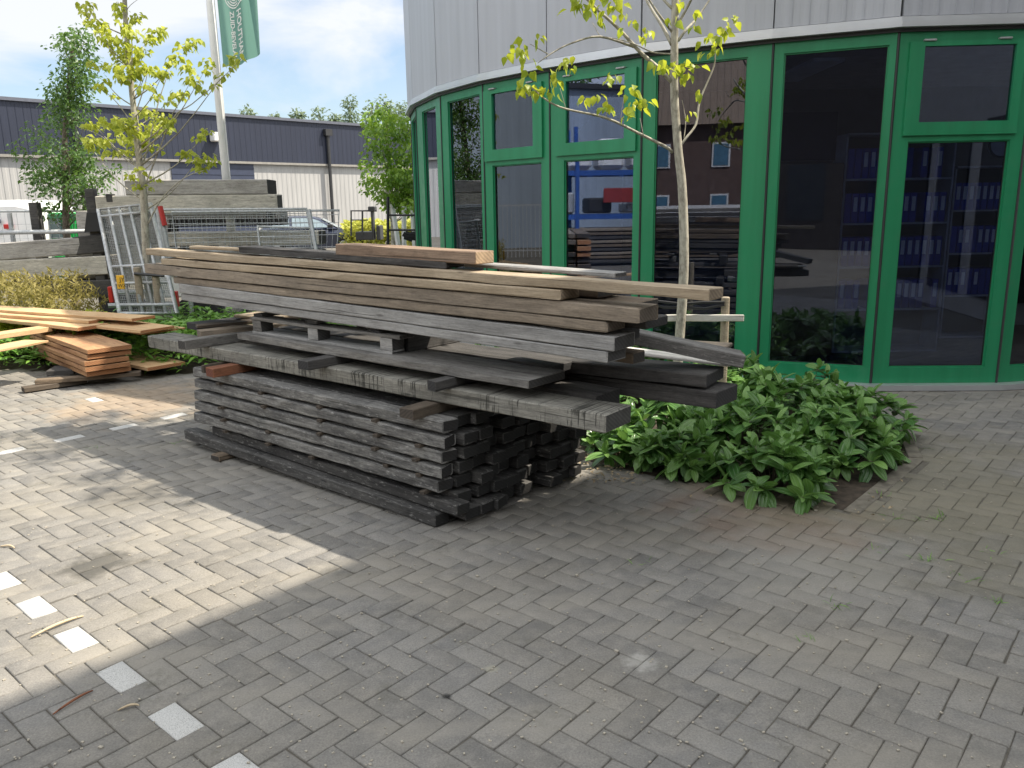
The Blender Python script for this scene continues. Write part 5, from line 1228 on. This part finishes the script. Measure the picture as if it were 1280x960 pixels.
# stacker truck
YK = 25.0; p = at(465, 300, YK); K = Vector((p.x, YK, 0)); fk = thing('stacker_truck', 'black stacker truck with a tall mast and side frame parked by the yellow shrubs', 'stacker truck', tuple(K))
def kb_(x0, y0, x1, y1, nm, dep=.3, off=0.0): a = at(x0, y0, YK)-K; c_ = at(x1, y1, YK)-K; m = MB(); m.cbox((a.x, off, c_.z), (c_.x, off+dep, a.z), .02); return m.build(nm, BLACKM, fk)
kb_(463, 262, 468, 300, 'mast'); kb_(460, 258, 469, 264.5, 'head', .4, -.05); kb_(470, 282, 476, 300, 'battery_box', .6); kb_(444, 290, 466, 300, 'base', .7)
m = MB(); g2 = lambda x, y: at(x, y, YK)-K; m.tube([g2(439, 295), g2(439, 263.5), g2(471, 263.5)], .03, 6); m.tube([g2(453, 295), g2(453, 263.5)], .03, 6); m.tube([g2(439, 275), g2(460, 275)], .02, 6); m.build('side_frame', BLACKM, fk)
for x in (446, 472): a = g2(x, 300); m = MB(); m.tube([(a.x, -.05, .12), (a.x, .1, .12)], .12, 14); m.build('wheel', RUBBER, fk)
# steel rack posts by the bushy tree
m = MB(); YR = 15.5; g3 = lambda x, y: at(x, y, YR)
for x in (485, 524.5): m.tube([g3(x, 340), g3(x, 246 if x < 500 else 270)], .03, 6)
for y in (269, 287.5): m.tube([g3(485, y), g3(526, y)], .022, 6)
tag(m.build('steel_rack', BLACKM), 'open dark steel rack in front of the white tree stakes', 'rack')
m = MB()
for k in range(9): m.tube([g3(504+k*1.5, 290+RNG.uniform(0, 8)), g3(514+k*1.5, 294+RNG.uniform(0, 7))], .05, 6)
tag(m.build('cable_heap', RUBBER), 'heap of black hose lying at the foot of the steel rack', 'hose')
m = MB(); p = at(478, 318, 20); m.cbox((p.x-.8, 20, 0), (p.x+2.8, 21, .62), .05); tag(m.build('concrete_block', simple('pale_concrete', (.6, .6, .58), .8)), 'pale low concrete block beyond the steel rack', 'concrete block')
rg = np.random.default_rng(31); P = []; D = []
for k in range(5200): x = rg.uniform(-6.4, -2.7); y = rg.uniform(31, 33.5); P.append((x, y, (1.15+.2*mnoise.noise(Vector((x, y, 0))))*rg.random()**.5)); a = rg.uniform(0, 6.28); D.append((math.cos(a), math.sin(a), rg.uniform(.2, 1.2)))
stuff_leaves('yellow_hedge', 'bright yellow green hedge along the warehouse beyond the stacker truck', 'hedge', np.array(P), np.array(D), rg.uniform(.12, .26, len(P)), T_SMALL, LEAF_YSH, rg, .7)

# ------------------------------------------------------------------ office behind the glass
def bx(m, a, b_, M=None): m.box(a, b_, 0, M)
NUMW = 'one two three four five six seven eight nine ten eleven twelve thirteen fourteen fifteen sixteen seventeen eighteen nineteen twenty'.split()
SHW = simple('shelf_white', (.45, .44, .42), .6); BIND = simple('binder_blue', (.025, .045, .34), .5); BINDP = simple('binder_violet', (.09, .03, .12), .5); LABW = simple('binder_label', (.75, .75, .75), .7)
bp_ = None
def office_shelf(label, xl, xr, Y, ztop_, rows_, wid=None):
    global bp_
    A = at(xl, 300, Y); B = at(xr, 300, Y); Lg = B.x-A.x; root = thing('office_shelf', label, 'shelf', (A.x, Y, .05)); pitch = ztop_/rows_
    m = MB(); m.box((-.02, 0, 0), (0, .35, ztop_)); m.box((Lg, 0, 0), (Lg+.02, .35, ztop_)); m.build('side_panel', SHW, root)
    for r_ in range(rows_+1): m = MB(); m.box((.001, .0, r_*pitch), (Lg-.001, .34, r_*pitch+.02)); m.build('shelf_board', SHW, root)
    m = MB(); m.box((.001, .34, 0.001), (Lg-.001, .35, ztop_)); m.build('back_panel', DARKIN, root)
    for r_ in range(1, rows_):
        x = .02
        while x+.08 < Lg:
            if RNG.random() < .12: x += .08; continue
            loc = (A.x+x+.035, Y+.03, .05+r_*pitch+.021)
            if bp_ is None:
                bp_ = thing('ring_binder', '', 'binder', loc); m = MB(); m.cbox((-.034, 0, 0), (.034, .28, .31), .003); m.build('cover', BIND, bp_); m = MB(); m.box((-.02, -.003, .12), (.02, -.0005, .27)); m.build('spine_label', LABW, bp_); o = bp_
            else:
                o = bp_.copy(); COL.objects.link(o); o.location = loc
                for ch in [q for q in bpy.data.objects if q.parent == bp_]:
                    if ch.name.startswith('spine') and RNG.random() < .25: continue
                    c2 = ch.copy(); COL.objects.link(c2); c2.parent = o
            o['label'] = 'blue binder, %s from the left, %s board, %s' % (NUMW[int((x)/.078)], ('', 'lowest used', 'second', 'third', 'topmost used')[r_], 'tall office shelf' if rows_ == 5 else 'lower office shelf'); o['category'] = 'binder'; o['group'] = 'ring binders on the office shelves'
            x += .078
office_shelf('tall office shelf of blue binders seen through the wide fixed pane', 1052, 1182, 8.75, 2.32, 5)
office_shelf('lower office shelf of binders seen through the right hand pane', 1188, 1262, 9.6, 2.0, 4)
m = MB(); p = at(1250, 180, 8.7); m.tube([(p.x, 8.7, p.z), (p.x, 8.66, p.z)], .13, 28); ck = m.build('clock_face', simple('clock_face', (.5, .5, .48), .5)); ck.name = 'wall_clock'; tag(ck, 'round wall clock behind the upper corner of the right hand pane', 'clock')
m = MB(); m.tube([(p.x+.135*math.cos(t), 8.655, p.z+.135*math.sin(t)) for t in [i*math.pi/16 for i in range(33)]], .012, 5, cap=False); o = m.build('rim', BLACKM); o.parent = ck
a = at(1000, 75, 8.8); m = MB(); m.box((a.x-.15, 8.0, 2.985), (a.x+.15, 9.3, 3.018)); tag(m.build('ceiling_panel', simple('lamp_diffuser', (.8, .8, .78), .5)), 'unlit white ceiling panel in the office behind the wide pane', 'ceiling light')
m = MB(); a = at(972, 205, 8.6); c_ = at(1048, 320, 8.6); root = thing('cabinet', 'brown office cabinet with a dark board above it, left of the binder shelf', 'cabinet', (a.x, 8.6, .05)); m.cbox((0, 0, 0), (c_.x-a.x, .5, a.z-.05), .01); m.build('body', simple('cabinet_brown', (.20, .13, .07), .6), root)
m = MB(); m.box((-.1, .4, a.z), (c_.x-a.x+.05, .45, a.z+.5)); m.build('dark_board', simple('board_navy', (.01, .012, .03), .4), root)

# ------------------------------------------------------------------ surroundings only seen reflected in the glass
BR = simple('brown_brick', (.13, .085, .07), .9, 0, .2, 3); RT = cladding('brown_roof_tiles', (.20, .15, .11), 3.2, 1, .8, 0, 0)
c0 = Vector((1.8, 7.8, 0))+Vector((-.68, -.735, 0))*31; d = Vector((.735, -.68, 0)); M = frame_m(c0+d*13, -d, Vector((-.68, -.735, 0)))
bh = thing('brick_building', 'brown brick building with a tiled roof across the street, mirrored in the windows', 'building', M=M)
m = MB(); m.box((0, 0, 0), (26, 9, 5.2)); m.build('wall', BR, bh)
m = MB(); m.add([(-.3, -.4, 5.2), (26.3, -.4, 5.2), (26.3, 9.4, 5.2), (-.3, 9.4, 5.2), (-.3, 4.5, 8.9), (26.3, 4.5, 8.9)], [(0, 1, 5, 4), (2, 3, 4, 5), (0, 4, 3), (1, 2, 5), (0, 3, 2, 1)]); m.build('roof', RT, bh)
for i in range(9):
    for z in (1.0, 3.3):
        m = MB(); m.box((1.2+i*2.7, -.05, z), (2.0+i*2.7, -.005, z+1.1)); o = m.build('window', WHITEP, bh); m = MB(); m.box((1.28+i*2.7, -.07, z+.08), (1.92+i*2.7, -.052, z+1.02)); m.build('pane', simple('blue_pane', (.10, .22, .32), .1), o)
m = MB(); m.box((2, -3.5, 0), (22, -3.2, 1.6)); m.build('white_annex_wall', WHITEP, bh)
rg = np.random.default_rng(8)
def yard_stack(label, x, y, ang_, rows_, Lg, wd, t=.10, mats=(W_DARK, W_BROWN, W_GREY)):
    root = thing('timber_stack', label, 'timber stack', M=Matrix.Translation((x, y, 0))@Matrix.Rotation(ang_, 4, 'Z'))
    for r_ in range(rows_):
        for j in range(max(1, int(wd/.3))):
            bm_ = beam_mesh(Lg*rg.uniform(.88, 1.05), .27, t*.72, .006, seg=1, seed=int(rg.integers(9999))); bm_.build('board', mats[int(rg.integers(len(mats)))], root, M=Matrix.Translation((rg.normal(0, .1), j*.3, .1+r_*t)))
yard_stack('tall dark timber stack left of the photographer, mirrored in the windows', -7.6, .2, -.75, 15, 4.5, 1.2)
yard_stack('dark timber stack left of the sawn boards, mirrored in the windows', -9.4, 3.6, .3, 12, 4.2, 1.2, .11)
yard_stack('brown timber stack near the sawn boards, mirrored in the narrow panes', -10.2, 6.4, .15, 9, 3.8, 1.2, .12, (W_TANGREY, W_BROWN, W_ORANGEB))
rk = thing('blue_rack', 'blue steel rack with white sacks and a red banner, mirrored in the windows', 'rack', (-14.5, 3.2, 0)); BLUE = simple('rack_blue', (.03, .10, .35), .5)
m = MB()
for y_ in (0, 2.6, 5.2):
    for x_ in (0, 1.1): m.box((x_, y_, 0), (x_+.1, y_+.1, 3.8))
for z in (1.3, 2.5): m.box((.02, .1, z), (.10, 5.2, z+.14)); m.box((1.11, .1, z), (1.19, 5.2, z+.14))
m.build('frame', BLUE, rk)
m = MB(); m.cbox((1.22, .4, 1.75), (1.26, 1.9, 2.15), .01); m.build('red_banner', simple('faded_red', (.28, .03, .03), .7), rk)
for k in range(5): m = MB(); m.cbox((.1, .3+k*.95, 2.66), (1.1, 1.05+k*.95, 3.3+.2*(k % 2)), .12); m.build('sack', WHITEP, rk)
for k in range(9): m = MB(); m.cbox((.05, .2, .1+k*.11), (1.3, 5.0-.2*(k % 3), .1+k*.11+.075), .01); m.build('sheet_pack', (W_DARK[0], W_BROWN[0], W_TANGREY[0])[k % 3], rk)
for k in range(4): m = MB(); m.cbox((.1, .5+k*1.1, 1.46), (1.0, 1.2+k*1.1, 1.75+.15*(k % 3)), .05); m.build('crate', BLACKM if k % 2 else STEEL, rk)
gw = thing('blue_grey_hall', 'plain blue grey hall on the left side of the yard, mirrored in the windows', 'hall', M=frame_m(Vector((-27, -4, 0)), (.15, 1, 0), (-1, .15, 0)))
m = MB(); m.box((0, 0, 0), (38, 12, 6.5)); m.build('wall', BLUEGREY, gw); m = MB(); m.box((-.2, -.2, 6.5), (38.2, 12.2, 6.7)); m.build('roof', BLACKM, gw)
fe = thing('bar_fence', 'grey vertical bar fence along the left side of the yard, mirrored in the windows', 'fence', (-16.5, 6.5, 0)); m = MB()
for k in range(60): m.box((-.01, k*.13, .1), (.01, k*.13+.02, 1.7))
m.build('bars', STEEL, fe); m = MB(); m.box((-.012, 0, 1.701), (.012, 7.8, 1.75)); m.box((.0105, 0, .3), (.02, 7.8, .34)); m.build('rail', STEEL, fe)
for i, (x, y, h_) in enumerate(((-38, -14, 12), (-34, -32, 13), (-42, 2, 10), (-22, -42, 13))):
    rg2 = np.random.default_rng(90+i); cl_ = [(Vector((x+rg2.normal(0, 1.6), y+rg2.normal(0, 1.6), h_*rg2.uniform(.35, 1))), rg2.uniform(.7, 1.3)) for k in range(50)]
    tree('street_tree', ('leafy tree over the tiled roof, mirrored in the upper sash', 'leafy tree left of the tiled roof, mirrored in the glass', 'leafy tree beyond the blue grey hall, mirrored in the glass', 'leafy tree behind the photographer, mirrored in the glass')[i], [Vector((x, y, 0)), Vector((x, y, h_*.5)), Vector((x, y, h_*.9))], .2, .05, [], cl_, 3.0, .35, LEAF_DKT, T_SMALL, 95+i, .9, .2, bark=BARKD, group='trees across the street')

dk = thing('dark_hall', 'dark brown hall behind the photographer that keeps the wide panes dark', 'hall', (-9.5, -20, 0)); m = MB(); m.box((0, 0, 0), (26, 6, 9)); m.build('wall', simple('dark_hall_wall', (.055, .045, .04), .8), dk)  # hall added out of view so the wide panes reflect something dark
m = MB(); m.box((-.2, -.2, 9), (26.2, 6.2, 9.3)); m.build('roof', BLACKM, dk)
for k in range(8): m = MB(); m.box((1.2+k*3, 6.0, 1), (2.6+k*3, 6.04, 3)); m.build('window', simple('dark_pane', (.02, .025, .03), .1), dk)
